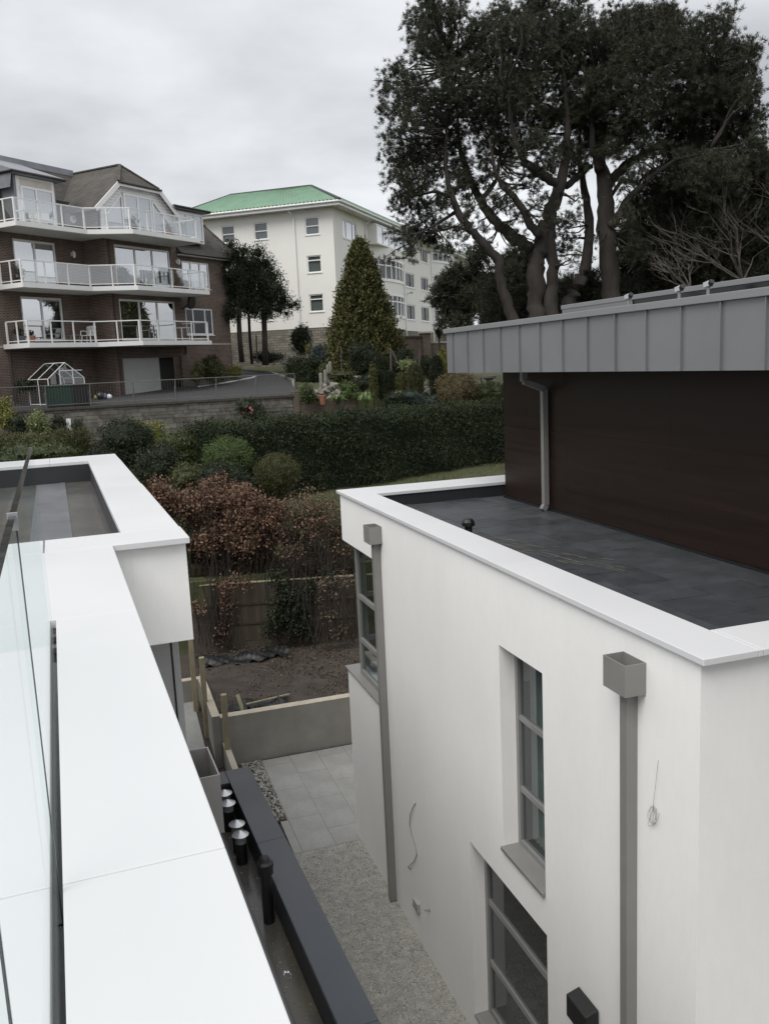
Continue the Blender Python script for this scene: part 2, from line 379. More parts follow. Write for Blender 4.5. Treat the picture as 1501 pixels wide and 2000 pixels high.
def bush(name, label, cat, px, py_base, w, h, D, lm, leaf=.07, dens=1.0, depth=None, nb=1, group=None, flat=0., stem=True, base_z=None):
    """shrub standing at distance D; w,h in photo pixels; its foot at (px, py_base)"""
    m = px_m(D); p = at_d(px, py_base, D); W = w * m; H = h * m; dp = depth or W
    root = thing(name, label, cat, tuple(p), 0, group)
    bl = []
    for i in range(nb):
        if nb == 1: bl.append(((p[0], p[1], p[2] + H * .5), (W * .5, dp * .5, H * .52)))
        else:
            a = RNG.uniform(0, 6.28); rr = RNG.uniform(.15, .55)
            f = RNG.uniform(.45, .62)
            bl.append(((p[0] + math.cos(a) * rr * W * .5, p[1] + math.sin(a) * rr * dp * .5, p[2] + H * RNG.uniform(.34, .66)), (W * f * .56, dp * f * .56, H * f * .6)))
    if nb > 1: bl.append(((p[0], p[1], p[2] + H * .26), (W * .46, dp * .46, H * .34)))
    area = W * H * 3.2 + 1e-3
    n = int(min(max(area * 95 * dens / (leaf / .07) ** 1.6, 40), 2600))
    foliage('crown', bl, lm, n, 9, leaf * .9, leaf, root, p)
    if stem:
        mb = MB()
        for i in range(3):
            a = 2.1 * i; mb.tube([(0.02 * i, 0, -.15), (math.cos(a) * W * .1, math.sin(a) * W * .1, H * .25), (math.cos(a) * W * .22, math.sin(a) * W * .2, H * .6)], [.03, .022, .012], 5)
        mb.build('stem', M['twig'], root)
    return root
def hedge_points(a, b, thick, z0, z1, n, jit=.09):
    a = np.array(a[:2], float); b = np.array(b[:2], float); d = b - a; Ln = np.linalg.norm(d); d /= Ln; nrm = np.array([d[1], -d[0]])
    H = z1 - z0
    areas = np.array([Ln * H, Ln * H * .6, Ln * thick * 1.4, thick * H, thick * H]); pr = areas / areas.sum()
    f = RNG.choice(5, n, p=pr); u, v = RNG.random(n), RNG.random(n)
    s = np.where(f < 3, u * Ln, np.where(f == 3, 0, Ln)); t = np.where(f == 0, thick / 2, np.where(f == 1, -thick / 2, (v - .5) * thick))
    t = np.where(f >= 3, (u - .5) * thick, t)
    z = np.where(f == 2, z1, z0 + v * H)
    wob = .10 * np.sin(s * 1.7 + z * 2.1) + .07 * np.sin(s * 4.3 + 1) + .05 * np.sin(z * 5 + s)
    t = t + np.sign(t) * wob * (f < 2); z = z + (f == 2) * (.06 * np.sin(s * 2.3) + .05 * np.sin(s * 5.1))
    P = np.stack([a[0] + d[0] * s + nrm[0] * t, a[1] + d[1] * s + nrm[1] * t, z], 1)
    return P + RNG.normal(size=P.shape) * jit
def hedge(name, label, a, b, thick, z0, z1, lm, n, leaf, cat='hedge', per=6, top=None, group=None):
    p = (np.array(a) + np.array(b)) / 2; loc = np.array([p[0], p[1], z0])
    P = hedge_points(a, b, thick, z0, z1, n)
    tc_ = np.clip(RNG.random(len(P)) * .6 + .2 + .25 * np.sin(P[:, 0] * 1.3 + 1.7 * np.sin(P[:, 2] * 2.1)) * np.sin(P[:, 2] * 1.9 + P[:, 0] * .5), 0, 1); Q = np.repeat(P, per, 0) + RNG.normal(size=(len(P) * per, 3)) * leaf * .9
    t = np.clip(np.repeat(tc_, per) * .75 + RNG.random(len(Q)) * .22, 0, 1)
    V = leaf_quads(Q - loc, np.full(len(Q), leaf), .55, .2)
    mb = MB(); d = np.array(b[:2]) - np.array(a[:2]); Ln = np.linalg.norm(d); d = d / Ln; nr = np.array([d[1], -d[0]]) * (thick * .42)
    A, B = np.array(a[:2]) - loc[:2] + d * .1, np.array(b[:2]) - loc[:2] - d * .1; H = z1 - z0 - .12
    q = [A + nr, B + nr, B - nr, A - nr]
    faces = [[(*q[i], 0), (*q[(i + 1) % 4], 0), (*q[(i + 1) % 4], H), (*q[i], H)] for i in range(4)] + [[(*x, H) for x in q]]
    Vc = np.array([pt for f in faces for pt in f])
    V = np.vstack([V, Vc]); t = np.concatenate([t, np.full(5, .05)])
    root = thing(name, label, cat, tuple(loc), 0, group)
    link('foliage', np_mesh('foliage', V, 4, LM[lm], t), root)
    mb = MB()
    for i in range(int(Ln / 1.0) + 1):
        x = A + d * min(i * 1.0 + .2, Ln - .3); mb.tube([(x[0], x[1], -.2), (x[0], x[1], H * .7)], [.04, .02], 5)
    mb.build('stem', M['twig'], root)
    return root
def octas(P, size):
    n = len(P); s = (size * (.5 + RNG.random(n)))[:, None]
    ax = RNG.normal(size=(n, 3, 3)); ax = np.linalg.qr(ax)[0]
    sc = np.stack([1 + .4 * RNG.random(n), .7 + .4 * RNG.random(n), .45 + .35 * RNG.random(n)], 1)
    E = ax * (s * sc)[:, :, None]
    p = [P + E[:, 0], P - E[:, 0], P + E[:, 1], P - E[:, 1], P + E[:, 2], P - E[:, 2]]
    T = [(0, 2, 4), (2, 1, 4), (1, 3, 4), (3, 0, 4), (2, 0, 5), (1, 2, 5), (3, 1, 5), (0, 3, 5)]
    return np.stack([np.stack([p[i] for i in t], 1) for t in T], 1).reshape(-1, 3)

# ------------------------------------------------------------------ wall with openings
def cell_wall(mb, f, s0, s1, z0, z1, ops, depth, mi=0):
    """f(s,d,z)->xyz ; ops (sa,sb,za,zb); d grows inwards"""
    ss = sorted({s0, s1, *[v for o in ops for v in o[:2]]}); zs = sorted({z0, z1, *[v for o in ops for v in o[2:4]]})
    for i in range(len(ss) - 1):
        for j in range(len(zs) - 1):
            cs, cz = (ss[i] + ss[i + 1]) / 2, (zs[j] + zs[j + 1]) / 2
            if any(o[0] < cs < o[1] and o[2] < cz < o[3] for o in ops): continue
            mb.poly(f(ss[i], 0, zs[j]), f(ss[i + 1], 0, zs[j]), f(ss[i + 1], 0, zs[j + 1]), f(ss[i], 0, zs[j + 1]), mi=mi)
    for a, b, c, d in ops:
        for (p, q) in (((a, c), (a, d)), ((a, d), (b, d)), ((b, d), (b, c)), ((b, c), (a, c))):
            mb.poly(f(p[0], 0, p[1]), f(q[0], 0, q[1]), f(q[0], depth, q[1]), f(p[0], depth, p[1]), mi=mi)
def fbox(mb, f, s0, s1, d0, d1, z0, z1, mi=0):
    p = [f(s, d, z) for z in (z0, z1) for d in (d0, d1) for s in (s0, s1)]
    mb.add(p, [(0, 2, 3, 1), (4, 5, 7, 6), (0, 1, 5, 4), (2, 6, 7, 3), (0, 4, 6, 2), (1, 3, 7, 5)], mi)
def window(f, parent, op, dep, cols, rows, fr, gl, mframe, fw=.06, back=None, bd=.14, name='window', sill=None, label=None):
    """framed window as a part: frame mesh + pane sub-parts. cols/rows: lists of fractions of the mullions"""
    a, b, c, d = op
    mb = MB(); t = .07
    fbox(mb, f, a, a + fw, dep, dep + t, c, d); fbox(mb, f, b - fw, b, dep, dep + t, c, d)
    fbox(mb, f, a + fw, b - fw, dep, dep + t, c, c + fw); fbox(mb, f, a + fw, b - fw, dep, dep + t, d - fw, d)
    xs = [a + fw] + [a + (b - a) * k for k in cols] + [b - fw]; zs = [c + fw] + [c + (d - c) * k for k in rows] + [d - fw]
    for k in cols: x = a + (b - a) * k; fbox(mb, f, x - fw * .5, x + fw * .5, dep + .004, dep + t - .004, c + fw, d - fw)
    for i, k in enumerate(rows):
        z = c + (d - c) * k
        for j in range(len(xs) - 1):
            fbox(mb, f, xs[j] + (fw * .5 if j else 0), xs[j + 1] - (fw * .5 if j < len(xs) - 2 else 0), dep + .008, dep + t - .008, z - fw * .45, z + fw * .45)
    o = mb.build(name, fr, parent)
    if label: o['label'] = label
    for i in range(len(xs) - 1):
        for j in range(len(zs) - 1):
            g = MB(); g.poly(f(xs[i], dep + .035, zs[j]), f(xs[i + 1], dep + .035, zs[j]), f(xs[i + 1], dep + .035, zs[j + 1]), f(xs[i], dep + .035, zs[j + 1])); g.build('pane', gl, o)
    if back: g = MB(); fbox(g, f, a, b, dep + bd, dep + bd + .02, c, d); g.build('curtain' if back is M['curtain'] else 'blind', back, o)
    if sill:
        g = MB(); fbox(g, f, a - .04, b + .04, -.05, dep + .01, c - .05, c - .003); g.build('sill', sill, o)
    return o

# ================================================================== SETTING: ground
def lerp_prof(y, pr):
    return np.interp(y, [p[0] for p in pr], [p[1] for p in pr])
PROF = [(-200, -8.46), (18.30, -8.46), (18.33, -7.5), (23.38, -7.5), (23.41, -5.55), (28, -5.1), (35, -4.45), (41.0, -3.95), (42.55, -3.85), (42.62, -1.62), (50, -1.16), (56, -.66), (63, .02), (75, .5), (120, 1.4), (400, 3), (2500, 4)]
def ground_z(y): return float(lerp_prof(y, PROF)) + EYE
def strip(name, x0, x1, nx, ys, material, zoff=0.0, amp=0.0, kind='structure', prof=PROF):
    xs = np.linspace(x0, x1, nx); mb = MB(); ys = list(ys)
    for y in ys:
        for x in xs:
            j = amp * (math.sin(x * .9 + y * .6) + .6 * math.sin(x * 2.3 - y * 1.7) + .4 * math.sin(x * 4.1 + y * 3.3))
            mb.v.append((x, y, float(lerp_prof(y, prof)) + EYE + zoff + j))
    for i in range(len(ys) - 1):
        for k in range(nx - 1):
            mb.f.append([i * nx + k, i * nx + k + 1, (i + 1) * nx + k + 1, (i + 1) * nx + k]); mb.m.append(0)
    o = mb.build(name, material, smooth=amp > 0); tag(o, kind=kind); return o
gl0 = MB(); gl0.poly((-600, -200, -.04), (600, -200, -.04), (600, 18.31, -.04), (-600, 18.31, -.04)); gl0.poly((-600, 18.31, -.04), (1.9, 18.31, -.04), (1.9, 20.9, -.04), (-600, 20.9, -.04))
tag(gl0.build('ground', M['soil']), kind='structure', label='bare building ground around the two white houses')
strip('garden_soil', -600, 1.9, 60, [20.95, 22, 23.3], M['soil'], .05, .03); strip('garden_soil', 14, 600, 30, [18.35, 20, 23.3], M['soil'], .05, .03)
g = strip('ground', -600, 600, 41, [23.38, 23.3801, 23.42, 26, 28, 31, 35, 38, 41, 42.55, 42.62, 45, 50, 53, 56, 60, 63, 75, 120, 400, 2500], M['grass'])
tag(strip('lawn', 2, 30, 60, np.linspace(23.6, 41, 40), M['grass'], .02, .02), label='short rough lawn in front of the dark hedge')
tag(strip('soil_bed', 1.9, 14, 70, np.linspace(18.42, 23.4, 40), M['soil'], .05, .045), label='bare brown soil bed between the low wall and the fence')
DRV = [(42.9, -1.40), (46, -1.22), (50, -1.08), (53, -.86), (56, -.56), (63, .1), (70, .5)]
dmb = MB()   # driveway: tarmac rising past the right end of the flats
outl = [(-10, 42.75), (9.0, 42.75), (10.1, 44.5), (10.6, 48), (11.6, 53), (11.2, 58), (8.0, 64), (3, 66), (2.0, 62), (8.0, 57.2), (9.2, 55.2), (6.2, 52.2), (-10, 52.2)]
ysd = [42.75, 44.5, 46, 48, 50, 52.2, 53, 55.2, 57.2, 58, 62, 64, 66]
def drv_range(y):
    xs = []
    for i in range(len(outl)):
        (xa, ya), (xb, yb) = outl[i], outl[(i + 1) % len(outl)]
        if ya != yb and min(ya, yb) - 1e-6 <= y <= max(ya, yb) + 1e-6: xs.append(xa + (xb - xa) * (y - ya) / (yb - ya))
    return min(xs), max(xs)
for y in np.linspace(42.76, 65.9, 60):
    lo, hi = drv_range(y)
    if y > 52.3: lo = max(lo, float(np.interp(y, [52.3, 55.2, 57.2, 62, 65.9], [6.3, 9.2, 8.0, 2.2, 2.9])))
    z = float(lerp_prof(y, DRV)) + EYE
    for k in range(9): dmb.v.append((lo + (hi - lo) * k / 8, y, z + .02))
for i in range(59):
    for k in range(8): dmb.f.append([i * 9 + k, i * 9 + k + 1, (i + 1) * 9 + k + 1, (i + 1) * 9 + k]); dmb.m.append(0)
tag(dmb.build('driveway', M['asphalt'], smooth=True), label='dark tarmac driveway rising past the brick flats', kind='structure')
kb = MB()
kp = [(5.9, 52.0), (7.4, 53.3), (8.9, 54.7), (9.75, 55.6), (10.1, 56.4)]
for a_, b_ in zip(kp[:-1], kp[1:]):
    za, zb = lerp_prof(a_[1], DRV) + EYE + .05, lerp_prof(b_[1], DRV) + EYE + .05
    kb.beam((*a_, za - .02), (*b_, zb - .02), .12, .09)
tag(kb.build('kerb', M['white']), label='white painted kerb curving round the shrubs at the flats corner', kind='structure')
ke = MB()
kp = [(10.62, 48.0), (11.66, 53), (11.3, 58), (8.1, 64.1)]
for a_, b_ in zip(kp[:-1], kp[1:]): ke.beam((*a_, lerp_prof(a_[1], DRV) + EYE + .05), (*b_, lerp_prof(b_[1], DRV) + EYE + .05), .15, .16)
tag(ke.build('kerb', M['stonepost']), label='pale stone kerb along the garden side of the driveway', kind='structure')

# patio, gravel, path, beds at the foot of the houses
pb = MB(); pb.box(2.76, 5.4, 14.17, 18.12, -.05, -.012); pb.box(2.62, 2.76, 14.17, 15.36, -.05, -.012)
patio = tag(pb.build('patio', M['tile_grey']), kind='structure', label='grey paved patio between the white house and the low wall')
tl = MB(); tl.box(-.599 / 2, .599 / 2, -.599, .599, -.02, .006); tme = tl.mesh('paver', M['tile_grey'])
for i in range(4):
    for j in range(-1, 4):
        cx, cy = 3.06 + i * .603 + .02, 14.775 + j * 1.203 - (.6 if i % 2 else 0)
        y0, y1 = max(cy - .597, 14.18), min(cy + .597, 18.11)
        if y1 - y0 < .1 or cx + .3 > 5.3: continue
        if y1 - y0 > 1.19: link('paver', tme, patio, (cx, cy, -.005))
        else:
            q = MB(); q.box(cx - .298, cx + .298, y0, y1, -.025, .001); q.build('paver', M['tile_grey'], patio)
q = MB(); q.box(2.622, 2.754, 14.18, 15.36, -.025, .0); q.build('paver', M['tile_grey'], patio)
gm = MB(); gm.poly((1.86, -3, .0), (3.9, -3, .0), (3.9, 14.17, .0), (1.86, 14.17, .0))
gravel = tag(gm.build('gravel', M['gravel']), kind='structure', label='grey gravel path running along the foot of the white house')
P = np.stack([RNG.uniform(1.95, 3.86, 26000), RNG.uniform(5.5, 14.16, 26000), RNG.uniform(-.003, .004, 26000)], 1)
o = link('pebbles', np_mesh('pebbles', octas(P, np.full(26000, .0105)), 3, M['pebble'], np.repeat(RNG.random(26000), 8)), None); tag(o, kind='stuff', label='loose grey pebbles on the gravel path')
bm_ = MB(); bm_.poly((2.3, 15.37, -.005), (2.755, 15.37, -.005), (2.755, 18.1, -.005), (2.3, 18.1, -.005)); bm_.poly((1.2, 10.9, -.006), (2.3, 10.9, -.006), (2.3, 18.1, -.006), (1.2, 18.1, -.006))
bm_.poly((1.662, 17.3, .0), (1.798, 17.3, .0), (1.798, 20.849, .535), (1.662, 20.849, .535))
tag(bm_.build('planting_strip', M['soil']), kind='structure', label='narrow strip of dirt and stones beside the paving')
P = np.stack([RNG.uniform(2.3, 2.74, 900), RNG.uniform(15.4, 18.1, 900), RNG.uniform(-.0, .02, 900)], 1)
P2 = np.stack([RNG.uniform(1.73, 1.795, 700), RNG.uniform(16.5, 20.4, 700), np.zeros(700)], 1); P2[:, 2] = np.interp(P2[:, 1], [17.5, 20.85], [.02, .54]) 
o = link('stones', np_mesh('stones', octas(P, np.full(len(P), .028)), 3, M['pebble'], np.repeat(RNG.random(len(P)) * .7, 8)), None); tag(o, kind='stuff', label='small stones in the dirt strip beside the posts')
pm = MB(); pm.add([(.9, 17.3, .004), (1.66, 17.3, .004), (1.66, 20.85, .55), (.9, 20.85, .55), (.9, 11, .004), (1.66, 11, .004)], [(0, 1, 2, 3), (4, 5, 1, 0)])
tag(pm.build('path', M['tile_grey']), kind='structure', label='grey slab path under the left house overhang')
dr = MB(); dr.box(2.72, 5.3, 18.125, 18.19, -.02, .004)
dch = tag(dr.build('drain_channel', M['black']), 'black slotted drain channel at the foot of the low rendered wall', 'drain')
sg = MB()
for k in range(100): sg.box(2.73 + k * .0256, 2.742 + k * .0256, 18.128, 18.187, .004, .009)
sg.build('grating', M['galvdull'], dch, kind='stuff')

# soil litter, clods, sheeting
n = 5200; P = np.stack([RNG.uniform(2.0, 9, n), RNG.uniform(18.5, 23.2, n), np.zeros(n)], 1); P[:, 2] = EYE - 7.45 + RNG.normal(size=n) * .03
o = link('soil_clods', np_mesh('soil_clods', octas(P, np.full(n, .022)), 3, LM['litter'], np.repeat(RNG.random(n) ** 2.5 * .8, 8)), None); tag(o, kind='stuff', label='clods, chips and dead leaves scattered over the bare soil')
def sheet(name, label, x0, x1, y0, y1, z, h, seed):
    r = np.random.default_rng(seed); nx, ny = 46, 16; mb = MB()
    ph = r.uniform(0, 6, 12)
    for j in range(ny):
        for i in range(nx):
            u, v = i / (nx - 1), j / (ny - 1); x = x0 + (x1 - x0) * u; y = y0 + (y1 - y0) * v + .12 * math.sin(u * 9 + ph[0]) + .07 * math.sin(u * 23 + ph[1])
            hh = h * (.45 + .55 * math.sin(u * 13 + ph[2] + v * 3)) * math.sin(math.pi * min(max(v, .02), .98)) + .04 * math.sin(u * 41 + v * 17 + ph[3]) + .03 * math.sin(u * 67 - v * 29 + ph[4])
            mb.v.append((x, y, z + .03 + max(hh, -.01)))
    for j in range(ny - 1):
        for i in range(nx - 1): mb.f.append([j * nx + i, j * nx + i + 1, (j + 1) * nx + i + 1, (j + 1) * nx + i]); mb.m.append(0)
    return tag(mb.build(name, M['plastic'], smooth=True), label, 'sheeting')
sheet('plastic_sheet', 'crumpled black plastic sheeting along the foot of the wooden fence', 1.95, 4.3, 21.8, 22.6, EYE - 7.45, .14, 3)
sheet('plastic_sheet', 'crumpled black plastic sheeting behind the low rendered wall', 2.2, 3.7, 18.55, 19.05, EYE - 7.45, .15, 5)
def plank(name, label, a, b, wd, th):
    mb = MB(); mb.beam(a, b, wd, th); return tag(mb.build(name, M['wood'], bevel=.004), label, 'wood offcut')
plank('wood_offcut', 'short pale wood offcut standing up in the black sheeting', (2.52, 18.62, EYE - 7.42), (2.44, 18.75, EYE - 7.08), .09, .03)
plank('wood_offcut', 'long pale batten lying on the black sheeting behind the low wall', (2.6, 18.58, EYE - 7.27), (3.6, 18.72, EYE - 7.25), .04, .03)

# low garden walls
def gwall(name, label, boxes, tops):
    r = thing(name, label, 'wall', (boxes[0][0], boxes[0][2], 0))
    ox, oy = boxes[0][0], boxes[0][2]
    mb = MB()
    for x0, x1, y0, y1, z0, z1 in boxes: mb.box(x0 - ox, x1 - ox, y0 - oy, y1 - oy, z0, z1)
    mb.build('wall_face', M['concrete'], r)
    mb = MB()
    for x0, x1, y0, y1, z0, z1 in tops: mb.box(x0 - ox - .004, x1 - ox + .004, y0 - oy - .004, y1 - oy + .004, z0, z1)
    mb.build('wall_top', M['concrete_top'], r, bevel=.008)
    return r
zt = EYE - 7.33
gwall('garden_wall', 'long low rendered wall holding back the bare soil behind the patio', [(1.97, 14, 18.2, 18.42, -.3, zt - .02)], [(1.97, 14, 18.2, 18.42, zt - .02, zt)])
gwall('garden_wall', 'short raised rendered wall running back from the corner by the posts', [(1.80, 1.965, 18.2, 20.85, -.3, zt + .03), (.4, 1.965, 20.856, 21.05, -.3, zt - .02)], [(1.80, 1.965, 18.2, 20.85, zt + .03, zt + .05), (.4, 1.965, 20.862, 21.05, zt - .02, zt)])
gwall('garden_wall', 'lowest stub of rendered wall with pale top beside the nearest post', [(1.98, 2.10, 16.75, 18.19, -.3, EYE - 7.92)], [(1.98, 2.10, 16.75, 18.19, EYE - 7.92, EYE - 7.90)])
def post(label, base_px, top_px, D, zb):
    b = at_d(*base_px, D); t = at_d(*top_px, D * .995); b[2] = zb
    root = b.copy(); mb = MB(); mb.beam((0, 0, -.25), tuple(t - b), .115, .115, up=(.05, 1, 0)); o = mb.build('timber_post', M['wood'], loc=tuple(root), bevel=.006)
    return tag(o, label, 'post', 'timber posts by the low wall')
post('nearest and rightmost of the three timber posts, in front of the long low wall', (446.5, 1503), (436, 1356), 18.0, 0.0)
post('middle timber post with a pale cut top, beside the short raised wall', (405, 1440), (393, 1284), 19.3, .28)
post('farthest timber post, half hidden under the corner of the white block', (383, 1390), (371, 1243), 20.5, .45)

# ================================================================== RIGHT WHITE HOUSE (frame = world, z relative to the eye)
H = thing('modern_house', 'white rendered modern house with grey zinc roof edge and dark brown upper storey', 'house', (0, 0, EYE))
XW = 3.84; GZ = -EYE
fW = lambda s, d, z: (XW + d, s, z)
ups = (7.24, 8.195, -5.31, -3.0); low = (7.23, 9.15, -8.12, -5.765)
mb = MB()
cell_wall(mb, fW, 4.92, 12.5, GZ - .1, -2.16, [ups, low], .18)
cell_wall(mb, fW, 12.5, 14.32, -2.95, -2.16, [], .1); cell_wall(mb, fW, 12.5, 14.42, GZ - .1, -5.262, [], .1)
mb.poly((3.84, 12.5, -2.95), (3.84, 14.32, -2.95), (9, 14.32, -2.95), (9, 12.5, -2.95))           # soffit over corner window
mb.poly((3.84, 14.32, -2.95), (9, 14.32, -2.95), (9, 14.32, -2.16), (3.84, 14.32, -2.16)); mb.poly((3.84, 14.42, GZ - .1), (9, 14.42, GZ - .1), (9, 14.42, -5.262), (3.84, 14.42, -5.262))
mb.poly((3.84, 12.5, -5.262), (4.2, 12.5, -5.262), (4.2, 12.5, -2.95), (3.84, 12.5, -2.95))
mb.poly((5.6, 14.2, -5.262), (9, 14.2, -5.262), (9, 14.2, -2.95), (5.6, 14.2, -2.95)); mb.poly((3.84, 12.5, -5.264), (9, 12.5, -5.264), (9, 14.42, -5.264), (3.84, 14.42, -5.264))
mb.poly((3.84, 4.92, GZ - .1), (12, 4.92, GZ - .1), (12, 4.92, -2.16), (3.84, 4.92, -2.16)); mb.poly((12, 4.92, GZ - .1), (12, 14.3, GZ - .1), (12, 14.3, -2.16), (12, 4.92, -2.16))
mb.poly((9, 14.3, GZ - .1), (12, 14.3, GZ - .1), (12, 14.3, -2.16), (9, 14.3, -2.16))
mb.build('wall', M['render'], H)
# room behind the windows
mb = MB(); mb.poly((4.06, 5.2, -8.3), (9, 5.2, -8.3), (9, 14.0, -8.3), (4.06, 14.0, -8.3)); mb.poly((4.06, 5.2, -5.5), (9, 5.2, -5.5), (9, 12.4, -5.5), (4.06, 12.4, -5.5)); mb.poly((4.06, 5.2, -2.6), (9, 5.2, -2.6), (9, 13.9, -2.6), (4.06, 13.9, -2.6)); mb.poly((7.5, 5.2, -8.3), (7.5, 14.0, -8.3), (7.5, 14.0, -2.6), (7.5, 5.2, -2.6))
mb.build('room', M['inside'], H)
# coping (slabs) : outer -3.80..4.255
def slab(parent, x0, x1, y0, y1, zt, th=.05, name='coping', bev=.004):
    mb = MB(); mb.box(x0, x1, y0, y1, zt - th, zt); return mb.build(name, M['coping'], parent, bevel=bev)
zc = -2.10
for y0, y1 in ((4.835, 7.998), (8.001, 11.4), (11.403, 14.39)): slab(H, 3.795, 4.255, y0, y1, zc)
for x0, x1 in ((4.258, 4.296), (4.301, 7.3), (7.303, 12)): slab(H, x0, x1, 4.835, 5.36, zc)
for x0, x1 in ((4.258, 7.2), (7.203, 12)): slab(H, x0, x1, 13.59, 14.39, zc)
mb = MB(); mb.box(3.845, 4.24, 4.925, 14.31, -2.36, -2.155); mb.box(4.24, 12, 4.925, 5.34, -2.36, -2.155); mb.box(4.24, 9, 13.61, 14.31, -2.36, -2.155)
mb.build('parapet', M['dark'], H)
# terrace floor with tiles
mb = MB(); mb.box(4.24, 9, 5.34, 13.61, -2.44, -2.345); tf = mb.build('terrace_floor', M['ledge'], H)
nm = 0
for i in range(5):
    for j in range(14):
        x0, y0 = 4.245 + i * .603, 5.345 + j * .6035 - (.3 if i % 2 else 0)
        xa, xb, ya, yb = x0, min(x0 + .597, 6.43), max(y0, 5.345), min(y0 + .5965, 13.605)
        if xb - xa < .05 or yb - ya < .05: continue
        q = MB(); dz = RNG.uniform(-.0015, .0015); q.box(xa, xb, ya, yb, -2.36, -2.331 + dz); q.build('tile', M['tile_dark'], tf)
# chalky scuffs on the terrace
sc = MB()
for i in range(60):
    u0 = RNG.uniform(0, .95); u1 = u0 + RNG.uniform(.02, .16); off = RNG.normal() * .10 + (.16 if i % 3 == 0 else 0); wd = RNG.uniform(.004, .022)
    A_, B_ = at_z(945, 1052, EYE - 2.33), at_z(1205, 1113, EYE - 2.33); e0_ = A_ + (B_ - A_) * u0; e1_ = A_ + (B_ - A_) * u1; dn = np.array([-(B_ - A_)[1], (B_ - A_)[0]]); dn = dn / np.linalg.norm(dn)
    q4 = [(e0_[0] + dn[0] * off, e0_[1] + dn[1] * off), (e0_[0] + dn[0] * (off + wd), e0_[1] + dn[1] * (off + wd)), (e1_[0] + dn[0] * (off * 1.1 + wd), e1_[1] + dn[1] * (off * 1.1 + wd)), (e1_[0] + dn[0] * off * 1.1, e1_[1] + dn[1] * off * 1.1)]
    sc.poly(*[(x, y, -2.3275 + .00008 * i) for x, y in q4])
sc.build('scuff_marks', mat('sandy_scuff', (.125, .112, .082), .95, .35, 20), tf, kind='stuff')
# upper storey cladding panels
XB = 6.45
mb = MB(); mb.box(XB + .02, 12, 2, 13.33, -2.33, .45); up = mb.build('upper_wall', M['dark'], H)
ys = [2.0, 4.0, 6.44, 8.88, 11.32, 13.35]
for i in range(5):
    for z0, z1 in ((-2.295, -1.9015), (-1.90, -1.1215), (-1.12, -.22)):
        q = MB(); q.box(XB, XB + .018, ys[i] + .0008, ys[i + 1] - .0008, z0, z1); q.build('cladding_panel', M['brown'], up)
q = MB(); q.box(XB + .019, 12, 13.334, 13.35, -2.3, -.22); q.build('cladding_panel', M['brown'], up)
q = MB(); q.box(XB - .03, XB + .02, 2, 13.37, -2.333, -2.298); q.build('base_trim', M['black'], up)
# zinc roof edge
XF = 5.6
mb = MB(); mb.box(XF + .012, 12, 1.2, 13.63, -.22, .40); rf = mb.build('roof', M['zinc'], H)
sy = [13.65] + [13.36 - .583 * k for k in range(21)]
for k in range(len(sy) - 1):
    q = MB(); q.box(XF + RNG.uniform(-.001, .001), XF + .012, sy[k + 1] + .006, sy[k] - .006, -.22, .41); q.build('zinc_panel', M['zinc'], rf)
    q = MB(); q.box(XF - .028, XF + .010, sy[k + 1] - .006, sy[k + 1] + .006, -.218, .408); q.build('standing_seam', M['zinc'], rf)
for k in range(12):
    q = MB(); q.box(XF + k * .583, XF + k * .583 + .578, 13.632, 13.648, -.22, .41); q.build('zinc_panel', M['zinc'], rf)
for y0, y1 in ((1.2, 8.3), (8.305, 10.34), (10.345, 12.35), (12.355, 13.69)):
    q = MB(); q.box(XF - .04, XF + .22, y0, y1, .412, .487); q.build('roof_capping', M['zinc_cap'], rf, bevel=.006)
q = MB(); q.box(XF + .221, 12, 13.4, 13.69, .412, .485); q.build('roof_capping', M['zinc_cap'], rf)
# rooftop dark panel box
mb = MB(); mb.box(6.62, 9.5, 4.5, 11.66, .40, .632); rb = mb.build('rooftop_box', M['solar'], H); mb = MB(); mb.box(6.6, 9.55, 4.5, 11.69, .634, .695); mb.build('trim', M['zinc_cap'], rb, bevel=.006)
mb = MB(); mb.box(6.605, 6.618, 9.9, 11.66, .40, .632); mb.build('end_panel', M['zinc'], rb)
for px, py in ((1226, 581), (1325, 566), (1381.5, 557)):
    d = ray(px, py); p = d * (6.15 / d[0]); y, z = p[1], p[2]
    t = thing('roof_bracket', {1226: 'grey roof bracket with white head, leftmost of three above the zinc edge', 1325: 'grey roof bracket with white head, middle of three above the zinc edge', 1381.5: 'grey roof bracket with white head, rightmost of three above the zinc edge'}[px], 'bracket', (6.15, y, EYE + .40), 0, 'brackets on the zinc roof')
    q = MB(); q.tube([(0, 0, 0), (0, 0, z - .40 - .02)], .019, 8); q.box(-.05, .05, -.05, .05, 0, .012); q.build('stem', M['zinc_cap'], t)
    q = MB(); q.beam((0, .05, z - .40), (0, -.035, z - .385), .06, .06); q.build('head', M['galv'], t, bevel=.008)
    q = MB(); q.tube([(0, -.025, z - .395), (0, -.06, z - .365)], .03, 8); q.build('knob', M['black'], t)
# dogleg rainwater pipe on the brown wall
q = MB(); py_ = 11.83
pts = [(6.05, py_, -.2), (6.05, py_, -.37), (6.38, py_, -.50), (6.38, py_, -2.24), (6.33, py_, -2.315)]
for a_, b_ in zip(pts[:-1], pts[1:]): q.beam(a_, b_, .085, .085, up=(0, 1, 0))
q.build('rainwater_pipe', M['grey_pipe'], H, bevel=.004)
